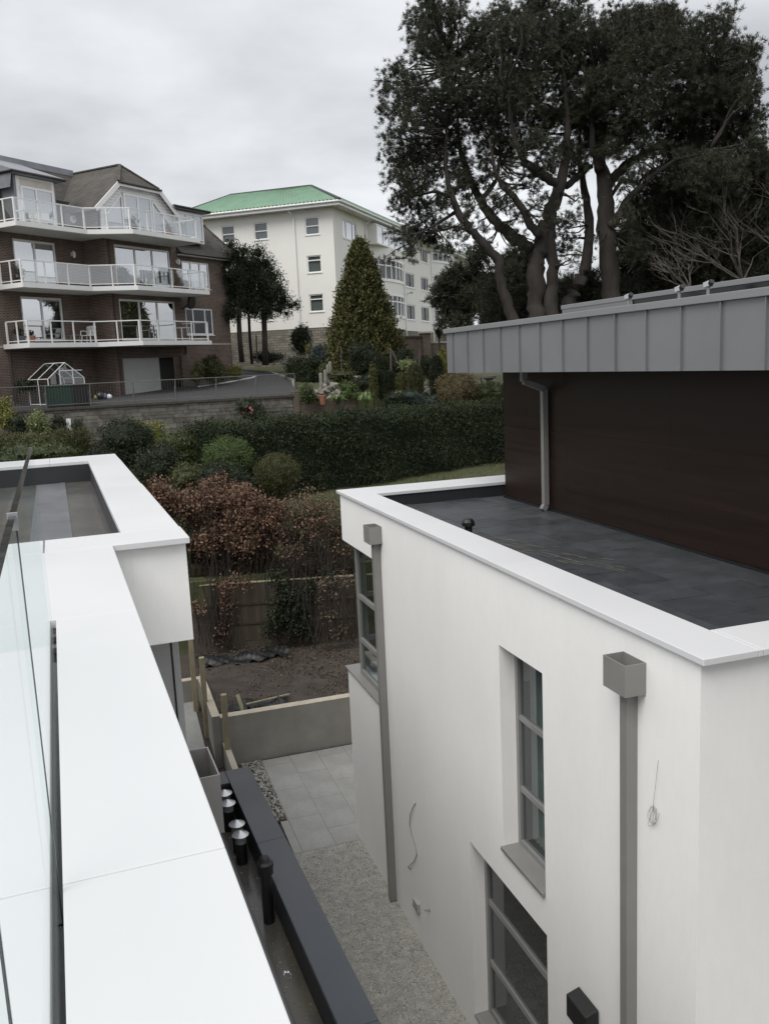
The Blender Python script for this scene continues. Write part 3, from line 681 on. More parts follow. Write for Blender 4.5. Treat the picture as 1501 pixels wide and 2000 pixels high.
# hoppers and downpipes on the white wall
def hopper(parent, x_wall, y0, y1, zt_, zb_, dep, py0, py1, pdep, zbot, mtl=None, sgn=-1):
    mtl = mtl or M['grey_pipe']; t = .008
    xo = x_wall + sgn * dep; xa, xb = min(xo, x_wall), max(xo, x_wall)
    q = MB(); q.box(xa, xa + t, y0, y1, zb_, zt_); q.box(xb - t, xb - .001, y0, y1, zb_, zt_); q.box(xa + t, xb - t, y0, y0 + t, zb_, zt_); q.box(xa + t, xb - t, y1 - t, y1, zb_, zt_); q.box(xa + t, xb - t, y0 + t, y1 - t, zb_, zb_ + t)
    xo = x_wall + sgn * pdep
    dp = MB(); dp.box(min(xo, x_wall - .001 * sgn), max(xo, x_wall - .001 * sgn), py0, py1, zbot, zb_ - .001); o = dp.build('downpipe', mtl, parent, bevel=.004)
    q.build('hopper', mtl, o); return o
h1 = hopper(H, XW, 5.56, 5.865, -2.36, -2.615, .19, 5.672, 5.772, .10, GZ + .02)
q = MB(); q.tube([(3.842, 5.62, -2.43), (3.80, 5.62, -2.43)], .035, 10); q.build('spout', M['black'], h1)
hopper(H, XW, 12.08, 12.385, -2.36, -2.615, .19, 12.18, 12.29, .11, GZ + .02)
# windows
window(fW, H, ups, .18, [], [.29, .645], M['frame'], M['glass'], None, fw=.062, name='window', label='tall narrow three-pane grey window')
window(fW, H, low, .18, [], [.31, .66], M['frame'], M['glass'], None, fw=.075, name='window', label='wide three-pane grey ground-floor window')
q = MB(); q.box(3.80, 4.045, 7.242, 8.193, -5.345, -5.302); q.build('sill', M['grey_pipe'], H, bevel=.004)
q = MB(); q.box(3.83, 4.045, 7.232, 9.148, -8.15, -8.112); q.build('sill', M['frame'], H)
q = MB()
for k in range(24):
    y = 7.24 + k * .04; q.add([(4.2 + .02 * (k % 2), y, z) for z in (-5.31, -3.0)] + [(4.2 + .02 * ((k + 1) % 2), y + .04, z) for z in (-3.0, -5.31)], [(0, 1, 2, 3)])
q.build('curtain', mat('green_grey_curtain', (.27, .30, .29), .9, .2, 3, stretch=(2, 6, .15)), H)
fC = lambda s, d, z: (3.94 + d, s, z)
wc = window(fC, H, (12.4, 13.96, -5.23, -2.95), .0, [], [.27, .605], M['frame'], M['glass'], None, fw=.085, name='window', label='three-pane grey corner window under the white overhang')
fC2 = lambda s, d, z: (s, 13.97 - d, z)
window(fC2, H, (4.02, 5.6, -5.23, -2.95), .0, [.5], [.27, .605], M['frame'], M['glass'], None, fw=.085, name='window')
q = MB(); q.prism([(3.80, 12.5), (4.02, 12.5), (4.02, 14.0), (5.6, 14.0), (5.6, 14.46), (3.80, 14.46)], -5.26, -5.235); q.build('sill', M['grey_pipe'], H, bevel=.003)

# things on the white wall
t = thing('wall_light', 'black box wall light on the white wall beside the ground-floor window', 'wall light', (3.84, 6.42, EYE - 5.93))
q = MB(); q.box(-.012, -.001, -.10, .10, -.2, .03); q.build('back_plate', M['black'], t)
q = MB(); pr = [(-.012, .06), (-.15, .02), (-.15, -.20), (-.10, -.24), (-.012, -.24)]
n_ = len(pr); pts = [(x, y, z) for y in (-.17, .17) for x, z in pr]
q.add(pts, [list(range(n_)), list(range(n_, 2 * n_))[::-1]] + [(i, i + n_, (i + 1) % n_ + n_, (i + 1) % n_) for i in range(n_)]); q.build('shade', M['black'], t, bevel=.006)
def wire(label, pts, r=.006):
    p0 = np.array(pts[0]); q = MB(); q.tube([tuple(np.array(p) - p0) for p in pts], r, 5)
    return tag(q.build('cable_tail', M['wire'], loc=tuple(p0)), label, 'cable')
def onw(x, y, X=3.832): d = ray(x, y); p = d * (X / d[0]); return (p[0], p[1], p[2] + EYE)
cp = [(811, 1568), (805, 1578), (800, 1592), (799, 1610), (803, 1630), (810, 1650), (813, 1668), (808, 1682), (800, 1690), (796, 1694), (800, 1697)]
wire('thin loose grey cable snaking down the white wall by the left downpipe', [onw(x, y, 3.84 - (.0 if i == 0 else .012 + .01 * math.sin(i))) for i, (x, y) in enumerate(cp)], .0065)
cl = [(1284, 1485), (1281, 1510), (1278, 1540), (1275, 1562)]
for k in range(34): a_ = k * .62; cl.append((1273 + 7 * math.sin(a_) + .2 * k * math.sin(k), 1592 + 20 * math.cos(a_) + 4 * math.sin(k * .5)))
wire('coil of thin grey cable hanging from the white wall by the right downpipe', [onw(x, y, 3.84 - (.0 if i == 0 else .014 + .012 * math.sin(i * .9) ** 2)) for i, (x, y) in enumerate(cl)], .0016)
p = onw(815, 1767, 3.84); t = thing('outlet_box', 'small white outlet box low on the white wall near the gravel', 'outlet', p)
q = MB(); q.box(-.045, -.001, -.10, .10, -.07, .07); q.build('box', M['frame_light'], t, bevel=.006); q = MB(); q.box(-.055, -.046, -.07, .07, -.05, .0); q.build('cover', M['galvdull'], t)
p = onw(838, 1778, 3.84); q = MB(); q.tube([(0, 0, 0), (-.07, .03, 0)], .012, 8); q.box(-.006, -.0005, -.02, .02, -.02, .02); tag(q.build('pipe_stub', M['grey_pipe'], loc=p), 'short pipe stub poking out of the white wall beside the outlet box', 'pipe')
t = thing('roof_vent', 'small black vent cowl standing on the dark tiled terrace behind the coping', 'vent', (4.55, 10.55, EYE - 2.33))
q = MB(); q.tube([(0, 0, 0), (0, 0, .17)], .05, 12); q.build('pipe', M['black'], t); q = MB(); q.lathe([(.055, .15), (.085, .16), (.085, .21), (.06, .25), (.02, .255)], n=12); q.build('cap', M['black'], t)

# ================================================================== LEFT WHITE HOUSE (frame turned 2.2 deg)
DL = -0.038538
G = thing('modern_house', 'near white house at left with broad white copings and a low dark flat roof', 'house', (0, 0, EYE), -DL)
def Lw(x, y, z): return (x * math.cos(DL) + y * math.sin(DL), -x * math.sin(DL) + y * math.cos(DL), z + EYE)
zl = -1.47
mb = MB()
mb.box(-5, .325, -3, 8.02, GZ - .1, -1.60)                                        # main body
mb.box(-.6, -.16, -3, 8.02, -1.60, -1.525); mb.box(-.095, .325, -3, 8.02, -1.60, -1.525); mb.box(-.16, -.095, 5.70, 8.02, -1.60, -1.525)
mb.box(-5, 1.0, 8.025, 17.38, -2.444, -1.90)                                      # projecting block
mb.box(.51, 1.0, 8.025, 17.38, -1.90, -1.525); mb.box(-5, .509, 8.025, 8.56, -1.90, -1.525); mb.box(-5, .509, 16.36, 17.38, -1.90, -1.525)
mb.build('wall', M['render'], G)
mb = MB(); mb.box(-5, -.61, -3, 8.0, -1.60, -1.575); mb.build('terrace_floor', M['tile_dark'], G)
slab_l = lambda *a: slab(G, *a, zl, .055)
for y0, y1 in ((-2.5, 2.583), (2.587, 5.655)):
    slab_l(-.62, -.149, y0, y1); slab_l(-.115, .365, y0, y1)
slab_l(-.62, .365, 5.6555, 7.945)
slab_l(-4, -.207, 7.9465, 8.575); slab_l(-.193, 1.03, 7.9455, 8.575)
slab_l(.48, 1.02, 8.576, 12.3); slab_l(.48, 1.01, 12.303, 16.34); slab_l(-.15, 1.005, 16.342, 17.42); slab_l(-4, -.153, 16.342, 17.42)
mb = MB(); mb.box(-.152, -.112, -2.5, 5.652, -1.598, -1.575); ch = mb.build('glazing_channel', M['dark'], G)
mb = MB()
for y in (5.54, 5.3): mb.box(-.146, -.118, y, y + .08, -1.575, -1.545)
mb.build('spacer', M['frame'], ch, kind='stuff')
# recessed roof of the block
mb = MB(); mb.box(-5, .508, 8.57, 16.35, -1.90, -1.825); mb.build('roof_deck', M['deckdark'], G)
mb = MB(); mb.box(.488, .507, 8.57, 16.35, -1.825, -1.527); mb.box(-5, .487, 16.335, 16.355, -1.825, -1.527); mb.box(-5, .487, 8.562, 8.58, -1.825, -1.527)
mb.build('upstand', M['dark'], G)
mb = MB(); mb.box(-.40, .005, 8.59, 16.3, -1.824, -1.816); mb.box(-.02, .06, 8.59, 16.3, -1.8155, -1.810); mb.build('membrane_strip', M['patch'], G)
# glazed wall under the block
mb = MB(); mb.box(-.2, .82, 8.42, 8.46, GZ, -2.446); o = mb.build('grey_panel', M['frame_light'], G)
mb = MB(); mb.box(.838, .90, 8.40, 8.50, GZ, -2.446); mb.build('corner_post', M['frame_light'], G, bevel=.004)
mb = MB(); mb.box(.60, .625, 8.395, 8.419, GZ, -2.446); mb.build('joint_strip', M['frame'], G)
fG = lambda s, d, z: (.90 - d, s, z)
window(fG, G, (8.52, 17.2, GZ + .1, -2.446), .0, [.25, .5, .75], [], M['frame'], M['glass'], None, fw=.07)
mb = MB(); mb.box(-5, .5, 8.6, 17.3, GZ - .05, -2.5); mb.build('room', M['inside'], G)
# low dark flat roof with anthracite parapet
mb = MB(); mb.box(.33, 1.88, -3, 10.78, GZ - .1, -5.52); mb.box(1.62, 1.88, -3, 10.78, -5.52, -5.14); mb.box(.33, 1.62, 10.48, 10.78, -5.52, -5.14); mb.build('extension_wall', M['concrete'], G)
mb = MB(); mb.box(.33, 1.619, -3, 10.479, -5.52, -5.45); mb.build('flat_roof', M['deckdark'], G)
mb = MB(); mb.box(1.60, 1.618, -3, 10.478, -5.45, -5.142); mb.box(.33, 1.60, 10.462, 10.479, -5.45, -5.142); mb.build('parapet_lining', M['dark'], G)
for y0, y1 in ((-3, 2.9), (2.903, 5.9), (5.903, 8.9), (8.903, 10.81)):
    q = MB(); q.box(1.597, 1.915, y0, y1, -5.14, -5.10); q.build('parapet_capping', M['anth'], G, bevel=.006)
q = MB(); q.box(.33, 1.596, 10.46, 10.81, -5.14, -5.101); q.build('parapet_capping', M['anth'], G, bevel=.006)
q = MB(); q.box(.9, 1.375, -3, 10.45, -5.449, -5.40); q.build('flashing', M['ledge'], G, bevel=.015)
hopper(G, .327, 3.64, 3.955, -1.73, -2.0, .19, 3.75, 3.85, .10, -5.40, sgn=1)
# grit and droppings on the low roof
P = np.stack([RNG.uniform(1.36, 1.6, 240), RNG.uniform(4, 10.4, 240), np.full(240, -5.447)], 1); o = link('roof_debris', np_mesh('roof_debris', octas(P, np.full(240, .006)), 3, M['pebble'], np.repeat(RNG.random(240), 8)), G); tag(o, kind='stuff')
q = MB()
for k in range(7):
    a_ = k * .9; q.lathe([(.012 + .01 * math.sin(k), 0), (.004, .012)], (1.47 + .03 * math.cos(a_), 7.15 + .06 * math.sin(a_), -5.447), 6)
q.build('mortar_splash', M['galv'], G, kind='stuff')
def flue(label, px, py, z_base, cap_r, h, y):
    p = ray(px, py); 
    X, Y = px, py
    t = thing('flue', label, 'vent pipe', Lw(X, Y, z_base), 0, 'metal capped flues on the low roof')
    q = MB(); q.tube([(0, 0, 0), (0, 0, h * .66)], .062, 14); q.build('pipe', M['black'], t, smooth=False)
    q = MB(); q.tube([(0, 0, h * .66), (0, 0, h * .86)], .064, 14); q.build('collar', M['galvdull'], t)
    q = MB(); q.lathe([(cap_r, h * .9), (cap_r * .98, h * .912), (.006, h * 1.03)], n=20); q.build('cone_cap', M['galv'], t)
    q = MB()
    for k in range(3): a_ = 2.1 * k; q.tube([(.055 * math.cos(a_), .055 * math.sin(a_), h * .82), (.055 * math.cos(a_), .055 * math.sin(a_), h * .93)], .006, 4)
    q.build('bracket', M['galvdull'], t)
flue('metal cone-capped flue, farthest of the four on the low dark roof', 1.485, 10.22, -5.45, .095, .38, 0)
flue('metal cone-capped flue, second farthest of the four on the low dark roof', 1.475, 9.95, -5.45, .095, .38, 0)
flue('metal cone-capped flue, third farthest of the four on the low dark roof', 1.48, 9.42, -5.45, .095, .38, 0)
flue('metal cone-capped flue, nearest of the four on the low dark roof', 1.47, 9.17, -5.45, .095, .38, 0)
t = thing('soil_pipe', 'black plastic soil vent pipe standing alone on the low dark roof', 'vent pipe', Lw(1.50, 8.0, -5.45))
q = MB(); q.tube([(0, 0, 0), (0, 0, .56)], .055, 14); q.build('pipe', M['black'], t)
q = MB(); q.lathe([(.06, .52), (.078, .53), (.078, .60), (.085, .605), (.085, .64), (.06, .66), (.045, .70), (.02, .71)], n=14); q.build('cowl', M['black'], t)

# ================================================================== GLASS BALUSTRADE on the near coping
B = thing('glass_balustrade', 'frameless clear glass balustrade with dark edges standing on the white coping', 'balustrade', (0, 0, EYE), -DL)
def pane(x0, x1, y0, y1):
    q = MB(); q.box(x0, x1, y0, y1, -1.57, -.36, 0)
    thin_x = (x1 - x0) < (y1 - y0)
    q.m = [1, 1, 0, 0, 0, 0]
    return q.build('glass_pane', [M['glass_rail'], M['glass_edge']], B)
pane(-.1405, -.123, -.41, 1.073); pane(-.1405, -.123, 1.083, 2.535); pane(-.1405, -.123, 2.547, 5.10); pane(-2.2, -.1415, 5.085, 5.1025)
q = MB(); q.box(-.145, -.118, 2.532, 2.55, -.40, -.352); q.build('clip', M['galvdull'], B)
for y in (1.078, 2.541): q = MB(); q.box(-.1265, -.1225, y - .004, y + .004, -1.57, -.402); q.build('seal', M['glass_edge'], B)

# ================================================================== BRICK FLATS (local x along the facade, y into the building)
F = thing('block_of_flats', 'brown brick block of flats with white glazed balconies and slate mansard roof', 'flats', (-2.44, 45.1, EYE), math.atan2(.6884, .7254))
fL = lambda s, d, z: (s, 1.75 + d, z)
fB = lambda s, d, z: (s, .2 + d, z)
dFFl, dGFl = (1.11, 3.70, 4.45, 6.66), (1.2, 3.76, 1.80, 3.95)
dFFb, dGFb = (6.15, 10.42, 4.45, 6.70), (6.15, 10.5, 1.76, 3.92)
w1, w2 = (11.33, 13.74, 4.74, 6.25), (11.33, 13.76, 2.08, 3.61)
gar = (6.02, 10.62, -1.30, .84)
mb = MB()
cell_wall(mb, fL, -5, 5.449, -1.7, 7.0, [dFFl, dGFl], .12)
cell_wall(mb, fB, 5.45, 15.36, -1.7, 6.72, [dFFb, dGFb, w1, w2, gar], .12)
mb.poly((5.45, 1.75, -1.7), (5.45, .2, -1.7), (5.45, .2, 6.95), (5.45, 1.75, 6.95))
mb.poly((5.45, .2, 6.72), (10.95, .2, 6.72), (10.95, .2, 7.1), (5.45, .2, 7.1))
mb.poly((15.36, .2, -1.7), (15.36, 12, -1.7), (15.36, 12, 6.7), (15.36, .2, 6.7)); mb.poly((-5, 12, -1.7), (-5, 1.75, -1.7), (-5, 1.75, 7), (-5, 12, 7)); mb.poly((15.36, 12, -1.7), (-5, 12, -1.7), (-5, 12, 6.7), (15.36, 12, 6.7))
mb.poly((4.5, 1.75, 7.0), (4.5, 1.75, 8.2), (5.45, 1.75, 8.2), (5.45, 1.75, 7.0)); mb.poly((5.45, .45, 7.0), (5.45, 1.75, 7.0), (5.45, 1.75, 8.2), (5.45, .45, 8.2))
mb.build('wall', M['brick'], F)
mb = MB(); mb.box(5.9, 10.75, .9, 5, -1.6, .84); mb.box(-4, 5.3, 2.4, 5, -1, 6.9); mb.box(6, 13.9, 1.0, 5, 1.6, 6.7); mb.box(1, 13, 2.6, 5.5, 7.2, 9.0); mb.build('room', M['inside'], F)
mb = MB(); mb.box(11.0, 15.372, .188, .20, 1.50, 1.60); mb.box(-5, -.1, 1.738, 1.75, 1.50, 1.60); mb.build('string_course', M['concrete_top'], F)
# french windows
for f, o_, c in ((fL, dFFl, [.5]), (fL, dGFl, [.5]), (fB, dFFb, [.36, .67]), (fB, dGFb, [.35, .67])):
    window(f, F, o_, .05, c, [], M['upvc'], M['glass_sky'], None, fw=.11, name='balcony_door', back=M['curtain'] if o_ in (dFFl, dFFb) else M['blind'], bd=.35)
window(fB, F, w1, .03, [.33, .66], [], M['upvc'], M['glass_sky'], None, fw=.09, back=M['curtain'], bd=.3, sill=M['upvc'])
window(fB, F, w2, .03, [.28, .72], [], M['upvc'], M['glass_dark'], None, fw=.09, sill=M['upvc'])
q = MB(); fbox(q, fB, 6.02, 8.93, .14, .2, -1.3, .84)
for k in range(9): fbox(q, fB, 6.03, 8.92, .128, .139, -1.26 + k * .235, -1.05 + k * .235)
q.build('garage_door', M['garage'], F, label='pale up-and-over garage door covering half of the opening')
# balconies
zs = [(1.41, 10.95), (4.16, 11.1), (6.91, 10.62)]
for bi, (zb, xe) in enumerate(zs):
    plan = [(-.05, 1.74), (-.05, .0), (4.05, -.16), (5.5, -1.8), (xe, -1.8), (xe, .19), (5.44, .19), (5.44, 1.74)]
    q = MB(); q.prism(plan, zb, zb + .20); b = q.build('balcony', M['slab'], F)
    q = MB(); pp = [(-.06, 1.74), (-.06, -.01), (4.05, -.17), (5.5, -1.82), (xe + .01, -1.82), (xe + .01, .18)]
    for (xa, ya), (xb, yb) in zip(pp[:-1], pp[1:]): q.beam((xa, ya, zb + .13), (xb, yb, zb + .13), .05, .22)
    q.build('fascia', M['white'], b)
    z0, z1 = zb + .27, zb + 1.27
    line = [(0.0, 1.5), (.02, .1), (4.02, -.06), (5.46, -1.70), (xe - .12, -1.70), (xe - .12, .1)]
    q = MB()
    for (xa, ya), (xb, yb) in zip(line[:-1], line[1:]):
        q.beam((xa, ya, z1), (xb, yb, z1), .06, .05); q.beam((xa, ya, z0 + .08), (xb, yb, z0 + .08), .04, .04)
    q.build('handrail', M['white'], b)
    segs = [(0, 1, 2), (1, 2, 3), (2, 3, 2), (3, 4, 4), (4, 5, 1)]
    for i, j, n in segs:
        (xa, ya), (xb, yb) = line[i], line[j]
        for k in range(n):
            t0, t1 = k / n, (k + 1) / n
            p0 = (xa + (xb - xa) * t0, ya + (yb - ya) * t0); p1 = (xa + (xb - xa) * t1, ya + (yb - ya) * t1)
            q = MB(); w_ = .075 if k == 0 else .055; q.beam((*p0, zb + .2), (*p0, z1 - .025), w_, w_, up=(0, 1, 0)); q.build('railing_post', M['white'], b)
            if bi > 0:
                d_ = np.array(p1) - np.array(p0); d_ = d_ / np.linalg.norm(d_) * .05
                a_, c_ = np.array(p0) + d_, np.array(p1) - d_
                q = MB(); q.poly((*a_, z0 + .1), (*c_, z0 + .1), (*c_, z1 - .03), (*a_, z1 - .03)); q.build('glass_panel', M['glass_balc'], b)
# roofs
mb = MB()
mb.poly((-5, 1.62, 7.02), (4.9, 1.62, 7.02), (8.2, 4.7, 11.0), (-5, 4.7, 11.0))                # main steep slope left
mb.poly((4.9, 1.62, 7.02), (8.2, 1.62, 7.02), (8.2, 4.7, 11.0))
mb.poly((8.2, 4.7, 11.0), (8.2, 1.62, 7.02), (11.5, 1.62, 7.02), (14.0, 4.7, 10.2))
# bay gable : slopes either side of the ridge
mb.poly((4.86, -.05, 8.22), (6.68, -.05, 9.85), (8.2, 1.25, 11.06), (8.2, 5.2, 11.06), (4.86, 3.0, 8.22))
mb.poly((11.54, -.05, 8.22), (11.54, 3.0, 8.22), (8.2, 5.2, 11.06), (8.2, 1.25, 11.06), (9.72, -.05, 9.85))
mb.poly((6.68, -.05, 9.85), (9.72, -.05, 9.85), (8.2, 1.25, 11.06))
# right mansard with hipped end
mb.poly((11.0, -.12, 6.62), (16.75, -.12, 6.62), (15.5, 1.7, 8.72), (11.0, 1.7, 8.72))
mb.poly((16.75, -.12, 6.62), (16.75, 12, 6.62), (15.5, 10.5, 8.72), (15.5, 1.7, 8.72))
mb.poly((11.0, 1.7, 8.72), (15.55, 1.66, 8.74), (13.0, 4.9, 10.35), (9.0, 4.9, 10.35)); mb.poly((15.55, 1.66, 8.74), (15.55, 10.5, 8.74), (13.0, 7.5, 10.35), (13.0, 4.9, 10.35))
rf = mb.build('roof', M['slate'], F)
mb = MB(); mb.box(-5, 8.1, 4.6, 9, 10.9, 11.22); mb.build('lead_capping', M['lead'], rf)
mb = MB(); mb.beam((8.2, 1.25, 11.08), (8.2, 5.1, 11.08), .2, .08); mb.beam((6.68, -.05, 9.88), (8.2, 1.25, 11.09), .16, .07); mb.beam((9.72, -.05, 9.88), (8.2, 1.25, 11.09), .16, .07); mb.beam((16.75, -.12, 6.64), (15.5, 1.7, 8.74), .14, .06); mb.beam((15.55, 1.66, 8.76), (13.0, 4.9, 10.37), .16, .07); mb.beam((9.0, 4.9, 10.37), (13, 4.9, 10.37), .16, .07)
mb.build('ridge_tiles', M['slate'], rf)
for a_, b_ in (((11.0, -.18, 6.60), (16.8, -.18, 6.60)), ((6.6, -.12, 9.80), (9.8, -.12, 9.80)), ((1.15, 1.32, 9.70), (4.4, 1.32, 9.70)), ((1.15, 1.32, 9.70), (1.15, 4, 9.70)), ((10.6, -.25, 9.12), (13.75, -.25, 9.12))):
    q = MB(); q.tube([a_, b_], .058, 8); q.build('gutter', M['gutter'], rf)
mb = MB(); mb.box(11.0, 16.7, -.10, .19, 6.50, 6.57); mb.box(15.37, 16.7, .19, 11, 6.50, 6.57); mb.build('eave_soffit', M['white'], rf)
# gable front in white boarding with bargeboards
mb = MB()
zrows = np.arange(7.15, 9.75, .16)
def gx(z): return 8.2 - (11.2 - z) / .84, 8.2 + (11.2 - z) / .84
gop = (7.05, 9.2, 7.1, 9.40)
for z in zrows:
    a_, b_ = gx(z + .08); a_, b_ = max(a_ + .42, 5.46), min(b_ - .12, 10.94)
    for xa, xb in ((a_, min(b_, 7.05)), (max(9.2, a_), b_)) if z < 9.35 else ((a_, b_),):
        if xb - xa > .05: mb.box(xa, xb, .22 - .02, .26, z, z + .15)
mb.add([(x, y, z) for y in (.262, .30) for x, z in ((5.46, 7.1), (10.94, 7.1), (10.94, 8.2), (9.6, 9.6), (6.95, 9.6), (5.46, 7.9))], [(0, 1, 2, 3, 4, 5), (11, 10, 9, 8, 7, 6)])
gb = mb.build('gable_boarding', M['upvc'], F)
mb = MB()
for s_ in (-1, 1): mb.beam((8.2 + s_ * 1.55, -.06, 9.72), (8.2 + s_ * 3.3, -.06, 8.25), .05, .24, up=(0, 0, 1))
mb.beam((6.66, -.06, 9.70), (9.74, -.06, 9.70), .05, .14); mb.build('bargeboard', M['white'], F)
window(lambda s, d, z: (s, .12 + d, z), F, (7.1, 9.16, 7.13, 9.36), .0, [.5], [], M['upvc'], M['glass_sky'], None, fw=.1, name='balcony_door', back=M['curtain'], bd=.1)
def tri_window(pts):
    q = MB(); 
    for a_, b_ in zip(pts, pts[1:] + pts[:1]): q.beam((a_[0], .17, a_[1]), (b_[0], .17, b_[1]), .08, .08, up=(0, 1, 0))
    o = q.build('window', M['upvc'], F); g_ = MB(); g_.poly(*[(x, .19, z) for x, z in pts]); g_.build('pane', M['glass_sky'], o); g_ = MB(); g_.poly(*[(x, .196, z) for x, z in pts]); g_.build('curtain', M['curtain'], o)
tri_window([(5.75, 7.2), (6.98, 7.2), (6.98, 9.25), (5.75, 8.1)]); tri_window([(9.30, 7.2), (10.75, 7.2), (10.75, 7.95), (9.30, 9.25)])
# dormers
mb = MB(); mb.box(1.5, 4.0, 1.70, 4.2, 7.0, 9.62); d1 = mb.build('dormer', M['lead'], F)
mb = MB(); mb.box(1.62, 3.9, 1.66, 1.70, 7.12, 9.60); mb.build('dormer_front', M['white'], d1)
mb = MB(); mb.box(1.2, 4.38, 1.38, 4.4, 9.64, 9.78); mb.poly((1.2, 1.38, 9.79), (4.38, 1.38, 9.79), (4.38, 4.7, 11.0), (1.2, 4.7, 11.0)); mb.poly((4.38, 1.38, 9.79), (4.38, 4.7, 9.79), (4.38, 4.7, 11.0)); mb.poly((1.2, 1.38, 9.79), (1.2, 4.7, 11.0), (1.2, 4.7, 9.0), (1.2, 1.6, 9.0)); mb.build('dormer_roof', M['lead'], d1)
window(lambda s, d, z: (s, 1.58 + d, z), F, (1.8, 3.75, 7.15, 9.15), 0, [.46], [], M['upvc'], M['glass_sky'], None, fw=.1, name='balcony_door', back=M['curtain'], bd=.075)
mb = MB(); mb.box(1.85, 3.75, 1.645, 1.659, 9.17, 9.5); mb.build('blind_box', mat('cream_blind', (.60, .56, .50), .8), d1)
mb = MB(); mb.box(10.98, 13.4, .1, 3.5, 7.3, 9.0); d2 = mb.build('dormer', M['white'], F)
mb = MB(); mb.box(10.65, 13.75, -.2, 3.5, 9.03, 9.2); mb.build('dormer_roof', M['lead'], d2)
window(lambda s, d, z: (s, .0 + d, z), F, (11.15, 13.25, 7.45, 8.9), 0, [.33, .66], [], M['upvc'], M['glass_sky'], None, fw=.09, back=M['curtain'], bd=.08)
# brown downpipes
bp_ = mat('brown_pipe', (.05, .03, .025), .5)
for x, y, z0, z1 in ((5.75, .14, -1.4, 1.4), (5.75, .14, 1.62, 4.15), (5.75, .14, 4.38, 6.9), (.2, 1.69, -1.4, 1.4), (11.05, .14, 1.0, 1.45)):
    q = MB(); q.tube([(x, y, z0), (x, y, z1)], .05, 6); q.build('downpipe', bp_, F)
# lamps, dish, furniture
def Fw(x, y, z):
    c, s_ = math.cos(math.atan2(.6884, .7254)), math.sin(math.atan2(.6884, .7254)); return (-2.44 + x * c - y * s_, 45.1 + x * s_ + y * c, z + EYE)
RZF = math.atan2(.6884, .7254)
for lab, x, y, z in (('white wall lantern on the brick beside the left first-floor balcony door', 4.70, 1.75, 6.2), ('white wall lantern on the brick pier right of the wide first-floor balcony door', 10.9, .2, 6.15)):
    t = thing('wall_lantern', lab, 'wall lamp', Fw(x, y, z), RZF, 'wall lanterns on the flats')
    q = MB(); q.box(-.05, .05, -.03, -.002, -.1, .1); q.tube([(0, -.03, .05), (0, -.14, .16), (0, -.18, .1)], .02, 5); q.build('bracket', M['white'], t)
    q = MB(); q.lathe([(.03, -.2), (.07, -.15), (.09, .06), (.03, .12)], (0, -.18, 0), 8); q.build('lantern', M['white'], t)
t = thing('satellite_dish', 'round black satellite dish on the brick between balcony door and white window', 'satellite dish', Fw(11.0, .2, 3.9), RZF)  # black satellite dish on a bent arm, fixed to the brick
q = MB(); q.tube([(.05, -.02, -.35), (.05, -.2, -.3), (.2, -.45, -.02)], .04, 6); q.build('arm', M['black'], t); q = MB(); q.tube([(.25, -.5, 0), (.28, -.62, -.02)], [.42, .38], 16); q.build('dish', M['black'], t)
t = thing('vent_disc', 'round pale disc on the slate wall above the top balcony', 'disc', Fw(5.0, 1.74, 7.95), RZF); q = MB(); q.tube([(0, -.01, 0), (0, -.06, 0)], .2, 16); q.build('face', M['slab'], t); q = MB(); q.box(-.02, .02, -.07, -.061, -.02, .12); q.build('vent_bar', M['gutter'], t)  # round pale vent disc with a thin black bar
def chair(label, x, y, z, rz):
    t = thing('garden_chair', label, 'chair', Fw(x, y, z), RZF + rz)
    q = MB(); q.box(-.25, .25, -.25, .25, .40, .44); q.build('seat', M['white'], t, bevel=.02)
    q = MB()
    for i in range(7):
        xx = -.22 + i * .073; q.beam((xx, .24, .44), (xx * 1.1, .36, .92 - .6 * xx * xx), .045, .02, up=(0, 1, 0))
    q.beam((-.25, .36, .86), (.25, .36, .86), .03, .05, up=(0, 1, 0)); q.build('backrest', M['white'], t)
    for sx in (-1, 1):
        q = MB(); q.tube([(sx * .27, -.26, .42), (sx * .28, -.22, .64), (sx * .28, .1, .66), (sx * .27, .30, .62)], .025, 6); q.build('armrest', M['white'], t)
        for sy in (-1, 1): q = MB(); q.beam((sx * .23, sy * .22, .4), (sx * .28, sy * .28, 0), .05, .04, up=(0, 1, 0)); q.build('leg', M['white'], t)
    return t
chair('white plastic garden chair on the lowest balcony of the flats', 4.15, .55, 1.61, -1.3)
def table(label, x, y, z, w, d, h, m_, top=None):
    t = thing('small_table', label, 'table', Fw(x, y, z), RZF)
    q = MB(); q.box(-w / 2, w / 2, -d / 2, d / 2, h - .03, h); q.build('tabletop', top or m_, t)
    for sx in (-1, 1):
        for sy in (-1, 1): q = MB(); q.beam((sx * (w / 2 - .04), sy * (d / 2 - .04), 0), (sx * (w / 2 - .04), sy * (d / 2 - .04), h - .031), .035, .035, up=(0, 1, 0)); q.build('leg', m_, t)
    return t
table('low slatted garden table beside the white plastic chair on the lowest balcony', 3.3, .75, 1.61, .62, .4, .45, M['stonepost'])
table('pale grey table with metal legs at the right end of the lowest balcony', 9.6, -.9, 1.61, .7, .6, .8, M['slab'])
table('white table behind the glass of the top balcony in front of the left dormer', 1.5, .9, 7.11, 1.1, .6, .72, M['white'])
t = thing('bench', 'white bench behind the glass of the top left balcony', 'bench', Fw(2.5, 1.1, 7.11), RZF)
q = MB(); q.box(-.6, .6, -.2, .2, .4, .45); q.build('seat', M['white'], t); q = MB(); q.box(-.6, .6, .2, .25, .5, .85); q.build('backrest', M['white'], t)
for sx in (-.5, .5): q = MB(); q.box(sx - .04, sx + .04, -.2, .2, 0, .4); q.build('leg', M['white'], t)
